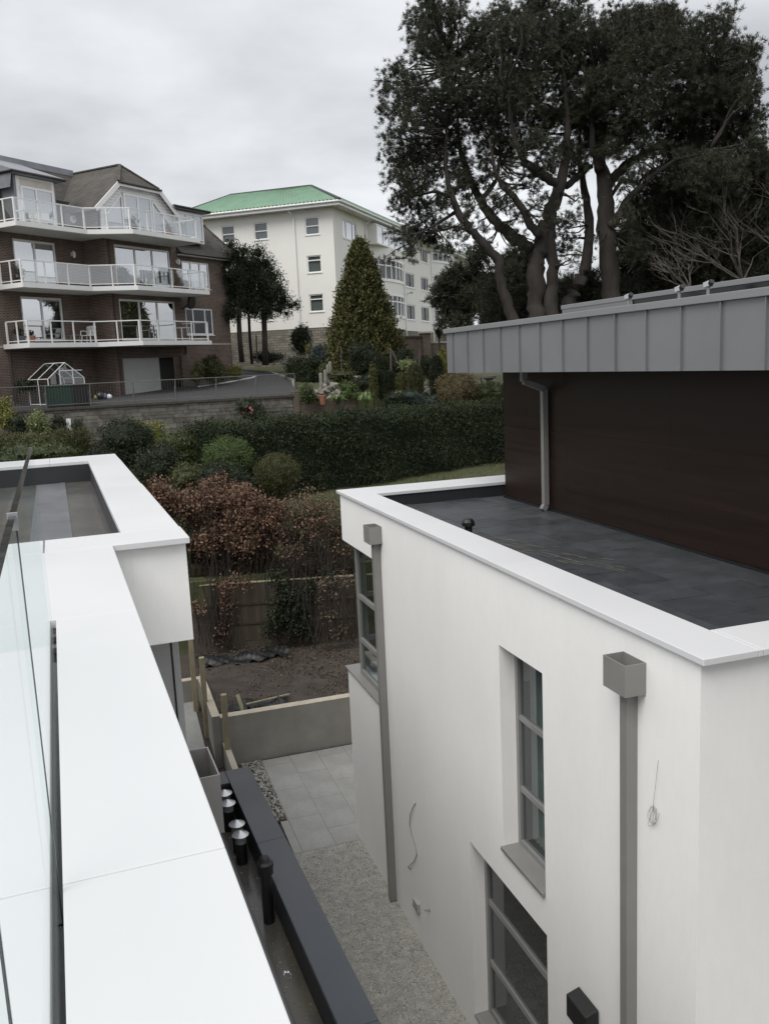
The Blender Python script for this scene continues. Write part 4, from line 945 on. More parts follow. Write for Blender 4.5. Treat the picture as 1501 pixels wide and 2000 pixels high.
def pot(label, x, y, z, r, h, m_, lm, fr, leaf=.06, wpos=None, n=26):
    t = thing('plant_pot', label, 'plant pot', wpos or Fw(x, y, z), RZF)
    q = MB(); q.lathe([(r * .7, 0), (r, h * .85), (r * 1.08, h * .87), (r * 1.08, h), (r * .9, h)], n=12); q.build('pot', m_, t)
    if lm:
        P_, tt, dd = clump_pts([((0, 0, h + fr * .7), (fr, fr, fr * .9))], n, 8, leaf, (.2, 1)); link('plant', np_mesh('plant', leaf_quads(P_, np.full(len(P_), leaf * 1.6), .5, .4), 4, LM[lm], tt), t)['kind'] = 'stuff'
pot('terracotta pot on the lowest balcony below the left door', .95, 1.0, 1.61, .2, .42, M['terracotta'], 'dark', .12)
pot('dark blue planter at the far left end of the lowest balcony', .35, 1.1, 1.61, .3, .4, M['cloth'], 'dark', .28)
pot('dark pot with a bushy plant at the left end of the middle balcony', .75, 1.15, 4.36, .22, .4, M['gutter'], 'dark', .36, n=40)
pot('low dark trough of plants on the middle balcony in front of the wide door', 6.6, -.9, 4.36, .25, .3, M['gutter'], 'dark', .12)
pot('dark planter on the middle balcony by its right end', 9.9, -1.2, 4.36, .3, .35, M['gutter'], 'olive', .15)
pot('pot of reddish plants behind the glass of the top balcony', 8.9, -1.1, 7.11, .3, .3, M['terracotta'], 'acer', .3)
pot('pot with a tall leafy plant behind the glass of the top balcony', 6.4, -1.0, 7.11, .2, .35, M['gutter'], 'dark', .35, n=36)
def airer(label, x, y, z, n, seed, cols):
    t = thing('clothes_airer', label, 'clothes airer', Fw(x, y, z), RZF); r = np.random.default_rng(seed)
    q = MB()
    for sy in (-.3, .3): q.tube([(-.6, sy, .95), (.6, sy, .95)], .012, 5)
    for sx in (-.55, .55): q.tube([(sx, -.3, .95), (sx, .25, 0)], .012, 5); q.tube([(sx, .3, .95), (sx, -.25, 0)], .012, 5)
    q.build('frame', M['white'], t)
    for k in range(n):
        xx = -.5 + k * 1.0 / max(n - 1, 1); l = r.uniform(.3, .6); q = MB(); q.box(xx - .07, xx + .07, -.315, -.29, .95 - l, .97); q.build('garment', M[cols[k % len(cols)]], t)
airer('clothes airer hung with dark washing on the middle balcony', 7.3, -.6, 4.36, 6, 1, ['cloth', 'gutter', 'cloth'])
t = thing('ironing_board', 'pale folded ironing board standing on the middle balcony', 'ironing board', Fw(9.55, -.5, 4.36), RZF)
q = MB(); q.prism([(-.2, -.02), (.2, -.02), (.2, .02), (-.2, .02)], .55, 1.15); q.add([(-.2, -.02, .55), (.2, -.02, .55), (.03, -.02, .1), (-.03, -.02, .1), (-.2, .02, .55), (.2, .02, .55), (.03, .02, .1), (-.03, .02, .1)], [(0, 1, 2, 3), (7, 6, 5, 4), (0, 3, 7, 4), (1, 5, 6, 2), (2, 6, 7, 3)]); q.build('board', M['slab'], t)
q = MB(); q.beam((0, .04, 0), (.05, .06, .9), .03, .03); q.build('leg', M['white'], t)
airer('pile of grey and dark washing on a rack at the right of the middle balcony', 8.6, -.7, 4.36, 4, 4, ['cloth', 'slab'])

# ---- greenhouse, bins and bags in front of the flats
def drz(y): return float(lerp_prof(y, DRV)) + EYE + .02
gp = at_d(113, 775, 45.0); gz = drz(45.0)
t = thing('greenhouse', 'small glass greenhouse with white frame against the brick wall', 'greenhouse', (gp[0], gp[1], gz), .55)
gw, gl_, ge, gr = .92, 1.8, 1.2, 1.92
q = MB(); b_ = .03
fr = lambda a_, c_: q.beam(a_, c_, b_, b_)
for y in (-gl_ / 2, 0, gl_ / 2):
    q.beam((-gw, y, 0), (-gw, y, ge), b_, b_); q.beam((gw, y, 0), (gw, y, ge), b_, b_); fr((-gw, y, ge), (0, y, gr)); fr((gw, y, ge), (0, y, gr))
for x, z in ((-gw, ge), (gw, ge), (0, gr), (-gw, .05), (gw, .05)): fr((x, -gl_ / 2, z), (x, gl_ / 2, z))
for x in (-.3, .35): fr((x, -gl_ / 2, 0), (x, -gl_ / 2, gr - abs(x) * .76))
fr((-gw, -gl_ / 2, .9), (gw, -gl_ / 2, .9)); fr((-.3, -gl_ / 2, 1.55), (.85, -gl_ / 2, 1.55))
q.build('frame', M['white'], t)
for nm_, pts in (('gable_pane', [(-gw, -gl_ / 2 + .01, .05), (gw, -gl_ / 2 + .01, .05), (gw, -gl_ / 2 + .01, ge), (0, -gl_ / 2 + .01, gr), (-gw, -gl_ / 2 + .01, ge)]), ('roof_pane', [(-gw, -gl_ / 2, ge), (-gw, gl_ / 2, ge), (0, gl_ / 2, gr), (0, -gl_ / 2, gr)]), ('roof_pane', [(gw, -gl_ / 2, ge), (gw, gl_ / 2, ge), (0, gl_ / 2, gr), (0, -gl_ / 2, gr)]), ('side_pane', [(-gw, -gl_ / 2, .05), (-gw, gl_ / 2, .05), (-gw, gl_ / 2, ge), (-gw, -gl_ / 2, ge)])):
    g_ = MB(); g_.poly(*pts); g_.build(nm_, M['glass'], t)
for k, (px, lab, mm) in enumerate(((107, 'ribbed dark green compost bin standing left of the other behind the railing', 'compost'), (134, 'ribbed dark green compost bin standing between the other bin and the black bin', 'compost'), (158, 'tall black bin right of the two green compost bins', 'black'))):
    p = at_d(px, 790, 43.4); t = thing('compost_bin', lab, 'bin', (p[0], p[1], drz(43.4)), .1, 'bins behind the railing')
    q = MB(); q.box(-.36, .36, -.33, .33, 0, .92); q.build('body', M[mm], t, bevel=.02)
    for j in range(7): q = MB(); q.box(-.33 + j * .1, -.28 + j * .1, -.35, -.331, .05, .88); q.build('rib', M[mm], t)
    q = MB(); q.box(-.38, .38, -.36, .36, .921, .98); q.build('lid', M[mm], t, bevel=.02)
p = at_d(50, 752, 45.2); t = thing('netting_heap', 'heap of dark green netting by the greenhouse on the brick wall', 'netting', (p[0], p[1], p[2] - .2))  # heap of netting, built from dark leaf quads
NTG = foliage('netting', [((p[0], p[1], p[2]), (.55, .25, .35))], 'dark', 40, 9, .08, .12, t, (p[0], p[1], p[2] - .2)); NTG['kind'] = 'stuff'
for px, lab, mm, s_ in ((196, 'dark rubbish bag among the clutter beside the brick pier', 'gutter', .26), (204, 'blue and white bag among the clutter beside the brick pier', 'blue', .2), (213, 'pale plastic container at the right of the clutter by the pier', 'slab', .16), (189, 'yellow topped sack behind the dark rubbish bag', 'yellow', .17)):
    p = at_d(px, 776, 46.5); q = MB(); q.lathe([(s_ * .7, 0), (s_, s_ * .5), (s_ * .85, s_ * 1.1), (s_ * .3, s_ * 1.5), (s_ * .15, s_ * 1.55)], n=9)
    o = q.build('bag', M[mm], loc=(p[0], p[1], drz(46.5)), smooth=True); tag(o, lab, 'bag')

# ================================================================== RETAINING WALL with brick cap and iron railing
R = thing('retaining_wall', 'grey stone block retaining wall with a brick cap below the flats', 'wall', (-10, 42.5, 0))
x1r = 19.3
mb = MB(); mb.box(0, x1r, .06, .5, EYE - 4.4, EYE - 1.46); mb.build('wall_core', M['mortar'], R)
rows = []; z = EYE - 4.1; r = np.random.default_rng(11); big = []; 
shared = []
for k in range(6):
    q = MB(); q.box(0, 1, 0, .1, 0, 1); 
zz = EYE - 4.1
mb_small = MB(); cnt = 0
while zz < EYE - 1.50:
    hh = min(r.choice([.13, .16, .2, .24]), EYE - 1.47 - zz); x = r.uniform(-.4, 0)
    while x < x1r:
        wd = r.uniform(.25, .8); dp = r.uniform(.0, .035)
        q = (max(x, 0) + .006, min(x + wd, x1r) - .006, dp, .059, zz + .006, zz + hh - .006)
        if q[1] - q[0] > .05:
            # single stones stay single where they show large enough above the planting
            if hh >= .16 and wd > .45 and cnt < 290 and x > 1.5:
                b_ = MB(); b_.box(*q); b_.build('stone', M['block'], R); cnt += 1
            else: mb_small.box(*q)
        x += wd
    zz += hh
mb_small.build('small_stones', M['block'], R, kind='stuff')
mb = MB()
x = 0
while x < x1r:
    mb.box(x + .006, x + .068, -.05 + r.uniform(-.004, .004), .52, EYE - 1.46, EYE - 1.35 + r.uniform(-.004, .004)); x += .075
mb.build('brick_cap', M['brick_cap'], R, kind='stuff')
p_ = MB(); p_.box(x1r + .02, x1r + .32, -.02, .5, EYE - 3.5, EYE - 1.2); p_.build('end_pier', M['gwall'], R)
p_ = MB(); p_.box(x1r + .32, x1r + 3.2, .05, .4, EYE - 3.5, EYE - 1.62); p_.build('low_wall_end', M['gwall'], R)
p_ = MB(); xx = x1r + .33
while xx < x1r + 3.18: p_.box(xx, xx + .062, .0, .44, EYE - 1.62, EYE - 1.52); xx += .075
p_.build('brick_cap', M['brick_cap'], R, kind='stuff')
IR = thing('iron_railing', 'grey iron railing along the top of the stone retaining wall', 'railing', (-9.5, 42.72, EYE - 1.35))
mb = MB(); Lr = 19.0; mb.tube([(0, 0, 1.0), (Lr, 0, 1.0)], .018, 6); mb.tube([(0, 0, .12), (Lr, 0, .12)], .014, 5); mb.build('rail', M['iron'], IR)
for k in range(11):
    q = MB(); q.tube([(k * 1.9, 0, -.3), (k * 1.9, 0, 1.0)], .02, 6); q.tube([(k * 1.9, 0, .75), (k * 1.9 - .05, -.06, .6), (k * 1.9, -.1, -.25)], .012, 4); q.build('railing_post', M['iron'], IR)
mb = MB()
for k in range(150): mb.box(k * .127 - .004, k * .127 + .004, -.004, .004, .12, .99)
mb.build('bars', M['iron'], IR, kind='stuff')

# ================================================================== GREEN ROOFED BUILDING (local x along the long front, y along the end wall)
A1 = 36.5
GB = thing('apartment_building', 'cream rendered three storey building with green tiled roof and bow windows', 'building', (16.835, 60.709, EYE), math.radians(90 - A1))
fR = lambda s, d, z: (s, d, z)                 # long front, y=0 plane, inwards +y
fE = lambda s, d, z: (d, s, z)                 # end wall, x=0 plane, s along +y
mb = MB()
endw = [(1.02, 2.08, zb, zt_) for zb, zt_ in ((8.9, 10.08), (6.36, 7.52), (3.70, 4.90))] + [(4.92, 5.98, 8.9, 10.08), (7.5, 8.56, 8.9, 10.08), (4.92, 5.98, 3.3, 4.5)]
cell_wall(mb, fE, 0, 11.5, 2.62, 10.62, endw, .12)
frw = [(1.85, 4.75, 8.78, 10.08), (1.9, 4.6, 6.4, 7.5), (1.9, 4.6, 3.65, 4.9),
       (16.85, 19.5, 6.37, 7.62), (21.7, 24.2, 6.37, 7.62), (16.85, 19.4, 3.58, 4.92), (21.5, 24.2, 3.58, 4.92), (21.9, 24.3, 8.95, 10.25), (17.0, 19.5, 8.95, 10.25),
       (35.6, 38.6, 8.95, 10.25), (35.6, 38.6, 6.4, 7.6), (35.6, 38.6, 3.6, 4.9), (40.2, 42.0, 3.6, 4.9)]
cell_wall(mb, fR, 0, 43, 2.62, 10.62, frw, .12)
mb.poly((43, 0, 2.62), (43, 11.5, 2.62), (43, 11.5, 10.62), (43, 0, 10.62)); mb.poly((0, 11.5, 2.62), (43, 11.5, 2.62), (43, 11.5, 10.62), (0, 11.5, 10.62))
mb.build('wall', M['cream'], GB)
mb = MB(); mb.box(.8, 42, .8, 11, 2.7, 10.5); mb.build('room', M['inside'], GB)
mb = MB(); mb.box(-.06, 43, -.06, 11.6, -3, 2.60); mb.build('plinth', M['stone'], GB)
for k, o_ in enumerate(endw):
    window(fE, GB, o_, .05, [], [.5] if o_[2] > 8 else [.72], M['upvc'], M['glass'], None, fw=.075, back=M['blind'], bd=.12, sill=M['upvc'])
for k, o_ in enumerate(frw):
    window(fR, GB, o_, .05, [.28, .74], [], M['upvc'], M['glass_dark'] if k else M['glass_sky'], None, fw=.09, back=M['curtain'] if k == 0 else None, bd=.3, sill=M['upvc'])
# bow windows on two stacks
def bow(x0, x1, z0, z1, sag, n, glass, rows=(.68,), name='bow_window', base=True):
    cx, hw = (x0 + x1) / 2, (x1 - x0) / 2
    Rr = (hw * hw + sag * sag) / (2 * sag); yc = Rr - sag
    a0 = math.asin(hw / Rr); an = np.linspace(-a0, a0, n + 1)
    pts = [(cx + Rr * math.sin(t_), yc - Rr * math.cos(t_)) for t_ in an]
    fb = MB(); 
    for (xa, ya) in pts: fb.beam((xa, ya, z0), (xa, ya, z1), .11, .11, up=(0, 1, 0))
    for zz_ in (z0 + .05, z1 - .05) + tuple(z0 + (z1 - z0) * k for k in rows):
        for (pa, pb) in zip(pts[:-1], pts[1:]): fb.beam((*pa, zz_), (*pb, zz_), .09, .09)
    o = fb.build(name, M['upvc'], GB)
    for (pa, pb) in zip(pts[:-1], pts[1:]):
        g_ = MB(); g_.poly((*pa, z0), (*pb, z0), (*pb, z1), (*pa, z1)); g_.build('pane', glass, o)
    q = MB(); 
    pl = [(x, y - .06) for x, y in pts] + [(x1 + .05, .0), (x0 - .05, .0)]
    q.prism(pl, z0 - .12, z0 - .005); q.build('sill', M['upvc'], o)
    return pts
for x0, x1 in ((7.6, 15.9), (26.0, 33.6)):
    hw, sag = (x1 - x0) / 2, .85
    for z0, z1 in ((6.40, 8.0), (3.62, 5.3)) + (((9.35, 10.45),) if x0 > 20 else ()): bow(x0, x1, z0, z1, sag, 9, M['glass_dark'])
    Rr = (hw * hw + sag * sag) / (2 * sag); a0 = math.asin(hw / Rr); an = np.linspace(-a0, a0, 17); cx = (x0 + x1) / 2
    pl = [(cx + Rr * math.sin(t_), Rr - sag - Rr * math.cos(t_) ) for t_ in an] 
    q = MB()
    for zb, zt_ in ((2.62, 3.5), (5.31, 6.28), (8.01, 9.22 if x0 > 20 else 8.9)): q.prism([(x, y) for x, y in pl] + [(x1, .3), (x0, .3)], zb, zt_)
    q.build('bow_wall', M['cream'], GB, label='curved cream wall band between the bow windows')
    q = MB(); q.box(x0 + .1, x1 - .1, .02, .06, 3.5, 10.4); q.build('dark_room', M['inside'], GB)
window(lambda s, d, z: (s, -.75 + d, z), GB, (7.2, 13.2, 8.9, 10.35), 0, [.25, .5, .75], [], M['upvc'], M['glass_sky'], None, fw=.1, label='wide multi-pane top-floor window')
window(lambda s, d, z: (s, -.75 + d, z), GB, (13.25, 15.6, 8.9, 10.35), 0, [.5], [], M['upvc'], M['glass_sky'], None, fw=.1)
q = MB(); q.box(7.2, 15.6, -.66, -.0, 8.905, 8.93); q.box(15.58, 15.62, -.7, 0, 8.9, 10.4); q.box(7.18, 7.22, -.7, 0, 8.9, 10.4); q.build('bay_side', M['cream'], GB)
# eaves, gutter, pipes
ov = .75
mb = MB(); mb.box(-ov, 43.4, -ov, 12.2, 10.62, 10.70); mb.build('soffit', M['white'], GB)
mb = MB(); mb.box(-ov - .04, -ov, -ov - .04, 12.2, 10.58, 10.84); mb.box(-ov, 43.4, -ov - .04, -ov, 10.58, 10.84); mb.build('fascia', M['white'], GB)
for e_ in ((-ov - .12, 12.2, 10.82), (43.4, -ov - .12, 10.82)):
    q = MB(); q.tube([(-ov - .12, -ov - .12, 10.82), e_], .075, 8); q.build('gutter', M['upvc'], GB)
for pts in ([(-.8, 3.1, 10.75), (-.09, 2.86, 10.1), (-.09, 2.86, 2.4)], [(6.4, -.8, 10.75), (6.6, -.09, 10.2), (6.6, -.09, 8.8)], [(16.2, -.09, 8.2), (16.2, -.09, 1.4)], [(25.3, -.09, 10.5), (25.3, -.09, 1.6)], [(34.6, -.8, 10.75), (34.5, -.09, 10.3), (34.5, -.09, 2)]):
    q = MB(); q.tube(pts, .06, 6); q.build('downpipe', M['upvc'], GB)
# corrugated green roof : hipped, ridge profile as raised rolls
ev, rz_, rx, ry0 = 10.86, 12.25, 2.6, 0
def rolls(name, P0, P1, Q0, Q1, n):
    """eave P0->P1, top Q0->Q1 : rolls running from eave to top"""
    P0, P1, Q0, Q1 = [np.array(v, float) for v in (P0, P1, Q0, Q1)]; mb = MB()
    nrm = np.cross(P1 - P0, Q0 - P0); nrm /= np.linalg.norm(nrm); nrm = nrm if nrm[2] > 0 else -nrm
    m_ = n * 4
    for row in range(9):
        v = row / 8
        for i in range(m_ + 1):
            u = i / m_; a_ = P0 + (P1 - P0) * u; c_ = Q0 + (Q1 - Q0) * np.clip(u, 0, 1)
            h_ = .11 * (.5 + .5 * math.cos(2 * math.pi * i / 4)); mb.v.append(tuple(a_ + (c_ - a_) * v + nrm * h_))
    for row in range(8):
        for i in range(m_): k = row * (m_ + 1) + i; mb.f.append([k, k + 1, k + m_ + 2, k + m_ + 1]); mb.m.append(0)
    return mb
e0 = -ov - .15
r0 = (5.6, 5.2, 12.9); 
roofm = MB()
rt = 12.58; ye = 12.3
o = rolls('roof', (e0, e0, ev), (e0, ye, ev), (2.5, 2.5, rt), (2.5, 8.9, rt), 46).build('roof', M['green'], GB)
rolls('roof', (e0, e0, ev), (43.6, e0, ev), (2.5, 2.5, rt), (41.0, 2.5, rt), 150).build('roof_front', M['green'], o)
q = MB(); q.poly((e0, ye, ev), (43.6, ye, ev), (41, 8.9, rt), (2.5, 8.9, rt)); q.poly((43.6, e0, ev), (41, 2.5, rt), (41, 8.9, rt), (43.6, ye, ev)); q.build('roof_back', M['green'], o)
q = MB(); q.poly((2.5, 2.5, rt), (41, 2.5, rt), (41, 8.9, rt), (2.5, 8.9, rt)); q.build('roof_flat', M['lead'], o)
for a_, b_ in (((e0, e0, ev + .06), (2.5, 2.5, rt + .07)), ((2.5, 2.5, rt + .07), (2.5, 8.9, rt + .07)), ((2.5, 8.9, rt + .07), (e0, ye, ev + .06)), ((2.5, 2.5, rt + .07), (41, 2.5, rt + .07))):
    q = MB(); q.beam(a_, b_, .2, .12); q.build('ridge_tiles', M['ridge'], o)
t = thing('security_light', 'small security light on a bracket on the cream building beside the pipe', 'light', (GB.location[0], GB.location[1], GB.location[2]), 0)
c_, s__ = math.cos(math.radians(90 - A1)), math.sin(math.radians(90 - A1)); t.location = (GB.location[0] + 16.9 * c_ + .1 * s__, GB.location[1] + 16.9 * s__ - .1 * c_, EYE + 5.75); t.rotation_euler[2] = math.radians(90 - A1)
q = MB(); q.tube([(0, .05, 0), (0, -.3, .1)], .03, 5); q.build('arm', M['galvdull'], t); q = MB(); q.box(-.12, .12, -.45, -.25, .02, .14); q.build('lamp_head', M['galvdull'], t)

# ================================================================== FENCE behind the soil bed
FA, FB_ = np.array([1.0, 23.75]), np.array([9.4, 21.75])
fd = (FB_ - FA) / np.linalg.norm(FB_ - FA); FL = np.linalg.norm(FB_ - FA); frz = math.atan2(fd[1], fd[0])
FN = thing('wooden_fence', 'dark weathered close-board fence behind the bare soil, hung with stems', 'fence', (FA[0], FA[1], EYE - 7.5), frz)
x = 0; pw = 1.83
bq = MB(); bq.box(-.058, .058, -.012, .006, 0, 1.60); bme = bq.mesh('board', M['fence'])
for k in range(4):
    x0 = k * pw; pn = MB(); 
    for z in (.45, 1.0, 1.62): pn.box(x0 + .06, x0 + pw - .05, .008, .05, z, z + .08)
    pan = pn.build('fence_panel', M['fence'], FN)
    nb = int((pw - .12) / .105)
    for i in range(nb):
        link('board', bme, pan, (x0 + .11 + i * .105, -.002 * (i % 2), .22 + RNG.uniform(-.006, .006)), RNG.uniform(-.03, .03))
    q = MB(); q.box(x0 + .055, x0 + pw - .05, -.03, .012, .0, .21); q.build('gravel_board', M['fence'], FN)
    q = MB(); q.box(x0 + .05, x0 + pw - .045, -.03, .06, 1.83, 1.86); q.build('capping_rail', M['wood'], FN)
    q = MB(); q.box(x0 - .05, x0 + .05, -.03, .07, -.1, 1.9); q.build('fence_post', M['fence'], FN)
    for z in (.68, 1.22):
        q = MB(); q.box(x0 + .06, x0 + pw - .06, -.035, -.0125, z, z + .06); q.build('arris_rail', M['fence'], FN)

# ================================================================== FOLIAGE NEAR THE FENCE
def pb_(px, py, r, D, dd=1.0, asp=1.0):
    c = at_d(px, py, D); m = px_m(D) * r; return (tuple(c), (m, m * dd, m * asp))
def stems(name, parent, loc, pairs, mtl, r0=.02, sag=.15, n=5):
    q = MB(); loc = np.array(loc)
    for a_, b_ in pairs:
        a_, b_ = np.array(a_, float), np.array(b_, float); L0 = np.linalg.norm(b_ - a_); pts = []
        ph = RNG.normal(size=3) * sag * L0 * .35
        for i in range(n + 1):
            t_ = i / n; pts.append(a_ + (b_ - a_) * t_ + ph * math.sin(math.pi * t_) - loc + RNG.normal(size=3) * .012 * L0)
        q.tube(pts, [r0 * (1 - .75 * i / n) for i in range(n + 1)], 4)
    return q.build(name, mtl, parent, kind='stuff')
bb = [(470, 1110, 26), (425, 1085, 28), (400, 1060, 26), (380, 1010, 26), (350, 985, 26), (520, 1020, 32), (445, 1040, 36), (305, 962, 26), (335, 985, 24), (320, 1010, 18), (398, 975, 36), (432, 968, 36), (470, 985, 40), (425, 1008, 36), (495, 1000, 34), (476, 1045, 38), (452, 1075, 32), (515, 1060, 26), (440, 1120, 24), (452, 1150, 18), (500, 1095, 30), (420, 1050, 30), (540, 1000, 28), (405, 1010, 26), (530, 1035, 26)]
bl = [pb_(x, y, r, 24.2 + RNG.uniform(-.4, .5), 1.1) for x, y, r in bb]
loc = (4.0, 24.1, ground_z(24.1)); BH = thing('beech_hedge', 'overgrown beech hedge holding copper dead leaves above the wooden fence', 'hedge', loc)
foliage('copper_leaves', bl, 'beech', 2700, 11, .085, .078, BH, loc, .62, 0, .2, False, (.15, 1.08))
prs = []
for x, y, r in bb:
    for k in range(9):
        a_ = at_d(x + RNG.normal() * 18, 1165, 24.1 + RNG.normal() * .2); b_ = at_d(x + RNG.normal() * r * .8, y - RNG.uniform(-.2, 1.1) * r, 24.1 + RNG.normal() * .4); prs.append((a_, b_))
stems('twigs', BH, loc, prs, M['twig'], .014, .12, 5)
# bare twiggy shrub to the right of the beech
bb2 = [(575, 985, 34), (610, 985, 34), (640, 1000, 34), (670, 1010, 28), (590, 1030, 34), (630, 1045, 36), (668, 1060, 28), (570, 1070, 30), (610, 1090, 30), (655, 1105, 28)]
loc = (6.0, 23.8, ground_z(23.8)); T = thing('bare_shrub', 'bare twiggy winter shrub with a few pale dead leaves above the fence', 'shrub', loc)
bl = [pb_(x, y, r, 23.7 + RNG.uniform(-.4, .5), 1.1) for x, y, r in bb2]
foliage('dead_leaves', bl, 'beech', 320, 7, .13, .07, T, loc, .6, 0, .1, False, (.2, 1.1))
prs = []
for x, y, r in bb2:
    for k in range(17):
        a_ = at_d(x + RNG.normal() * 25, 1150 + RNG.normal() * 20, 23.7 + RNG.normal() * .25); b_ = at_d(x + RNG.normal() * r, y - RNG.uniform(-.4, 1.3) * r, 23.7 + RNG.normal() * .5); prs.append((a_, b_))
stems('twigs', T, loc, prs, M['twig'], .011, .2, 6)
loc = (5.6, 24.6, ground_z(24.6)); T = thing('undergrowth', 'low dull green undergrowth behind the bare twiggy shrub', 'undergrowth', loc)
foliage('leaves', [pb_(x, y, r, 25.2, 1.3) for x, y, r in ((600, 1000, 40), (650, 1020, 44), (620, 1060, 40), (560, 1040, 36), (665, 1075, 36), (330, 1050, 40), (380, 1090, 40))], 'olive', 420, 9, .1, .08, T, loc)
loc = (4.2, 24.4, ground_z(24.4)); T = thing('undergrowth', 'dark brambly undergrowth just above the top of the wooden fence', 'undergrowth', loc)
foliage('leaves', [pb_(x, y + 8, r, 24.0, .5) for x, y, r in ((300, 1085, 34), (335, 1110, 30), (385, 1112, 28), (430, 1108, 26), (480, 1112, 26), (530, 1108, 30), (580, 1112, 28), (630, 1106, 28), (675, 1100, 28), (380, 1050, 30), (320, 1040, 30))], 'bramble', 620, 9, .09, .075, T, loc)
loc = (4.9, 23.0, EYE - 7.4); T = thing('ivy', 'dark ivy and creeper clinging to the middle of the wooden fence', 'climber', loc)
iv = [(540, 1130, 20), (555, 1165, 24), (545, 1205, 26), (580, 1190, 24), (570, 1225, 24), (600, 1150, 20), (525, 1230, 18), (640, 1120, 16), (595, 1225, 22)]
foliage('leaves', [pb_(x, y, r, 23.05, .35) for x, y, r in iv], 'dark', 430, 8, .07, .07, T, loc, .7, 0, .1, False, (.2, 1.1))
prs = [(at_d(x + RNG.normal() * 8, 1255, 23.0), at_d(x + RNG.normal() * 20, 1090 + RNG.normal() * 30, 23.1)) for x in RNG.uniform(520, 610, 24)]
stems('stem', T, loc, prs, M['twig'], .014, .2)
loc = (3.2, 23.2, EYE - 7.4); T = thing('climber', 'straggling bare climber with a few copper leaves on the left of the fence', 'climber', loc)
cl_ = [(438, 1150, 16), (445, 1180, 14), (435, 1215, 14), (430, 1240, 12), (450, 1135, 18), (385, 1190, 14), (480, 1140, 12)]
foliage('leaves', [pb_(x, y, r, 23.2, .4) for x, y, r in cl_], 'beech', 90, 7, .09, .075, T, loc, .6, 0, .1, False, (.1, 1.1))
prs = [(at_d(x + RNG.normal() * 6, 1262, 23.2), at_d(x + RNG.normal() * 14, 1090 + RNG.normal() * 30, 23.5)) for x in np.concatenate([RNG.uniform(372, 460, 26), RNG.normal(427, 5, 16)])]
stems('stem', T, loc, prs, M['twig'], .013, .14)
loc = (6.2, 22.3, EYE - 7.4); T = thing('climber', 'bare climber stems with pale seed heads on the right of the fence', 'climber', loc)
foliage('leaves', [pb_(x, y, r, 22.35, .4) for x, y, r in ((635, 1140, 16), (650, 1160, 14), (670, 1135, 16), (640, 1200, 12), (668, 1230, 10), (620, 1170, 12), (655, 1230, 10))], 'litter', 110, 6, .08, .06, T, loc, .6, 0, .1, False, (.1, 1.1))
prs = [(at_d(x + RNG.normal() * 8, 1252, 22.4), at_d(x + RNG.normal() * 22, 1085 + RNG.normal() * 30, 22.6)) for x in RNG.uniform(600, 690, 46)]
stems('stem', T, loc, prs, M['twig'], .012, .2)

# ================================================================== NEIGHBOUR'S GARDEN: hedges and shrubs
h0, h1 = at_d(402, 860, 31.0), at_d(1120, 860, 41.5)
hd = (h1 - h0)[:2]; hd = hd / np.linalg.norm(hd); off = np.array([-hd[1], hd[0]]) * .8
hedge('clipped_hedge', 'long tall dark green clipped hedge across the back of the lawn', h0[:2] + off, h1[:2] + off, 1.7, ground_z(36) - .5, EYE - 2.02, 'hedge', 19000, .075, per=7)
hl0, hl1 = at_d(-60, 860, 33), at_d(172, 860, 33.5)
hedge('clipped_hedge', 'low trimmed brownish green hedge at the left edge of the picture', hl0, hl1, 1.2, ground_z(33) - .3, EYE - 2.02, 'olive', 5200, .055, per=7)
hy0, hy1 = at_d(246, 850, 36.5), at_d(318, 850, 36.5)
hedge('clipped_hedge', 'small yellow-topped clipped hedge in front of the block wall', hy0, hy1, .9, ground_z(36.5), EYE - 2.10, 'yellow', 700, .07, per=7)
bush('rounded_shrub', 'large dark green rounded shrub behind the corner of the white coping', 'shrub', 236, 915, 122, 92, 32, 'dark', .075, 1.1, nb=5)
bush('round_bush', 'round bright lime green bush at the left end of the tall hedge', 'shrub', 447, 925, 92, 66, 29.2, 'lime', .05, 1.1)
bush('dark_shrub', 'glossy dark green shrub in front of the round lime bush', 'shrub', 447, 965, 104, 72, 27.5, 'dark', .07, 1.2, nb=4)
bush('dome_bush', 'neat clipped dull green dome bush beside the lawn', 'shrub', 543, 962, 84, 72, 28.5, 'olive', .045, 1.3)
bush('loose_shrub', 'loose mid green shrub left of the round lime bush', 'shrub', 372, 905, 110, 66, 32.5, 'mid', .075, .8, nb=6)
bush('loose_shrub', 'sprawling rusty green shrub above the copper beech', 'shrub', 370, 955, 110, 60, 28.5, 'olive', .075, .8, nb=5)
bush('loose_shrub', 'dark leggy shrub between the white coping and the sprawling rusty shrub', 'shrub', 300, 945, 90, 80, 29, 'dark', .075, .9, nb=5)
bush('loose_shrub', 'pale speckled shrub behind the glass in front of the low trimmed hedge', 'shrub', 60, 905, 150, 42, 31, 'mid', .07, .8, nb=6)
bush('yellowish_bush', 'round yellow-green bush at the left edge in front of the block wall', 'shrub', 8, 832, 44, 52, 38.5, 'yellow', .08, .8, nb=3)
bush('upright_shrub', 'upright pale green shrub in front of the block wall', 'shrub', 77, 845, 38, 52, 38, 'pale', .08, .9, nb=3)
bush('dark_shrub', 'small dark shrub between the upright pale shrub and the low hedge', 'shrub', 113, 845, 36, 36, 38.4, 'dark', .07, .8, nb=2)
bush('dark_shrub', 'dark shrub below the yellow-green bush at the left edge', 'shrub', 36, 848, 40, 34, 38.2, 'dark', .07, .8, nb=2)
bush('dark_shrub', 'little dark shrub beside the white garden marker', 'shrub', 152, 842, 26, 20, 38.6, 'dark', .07, .8, nb=2)
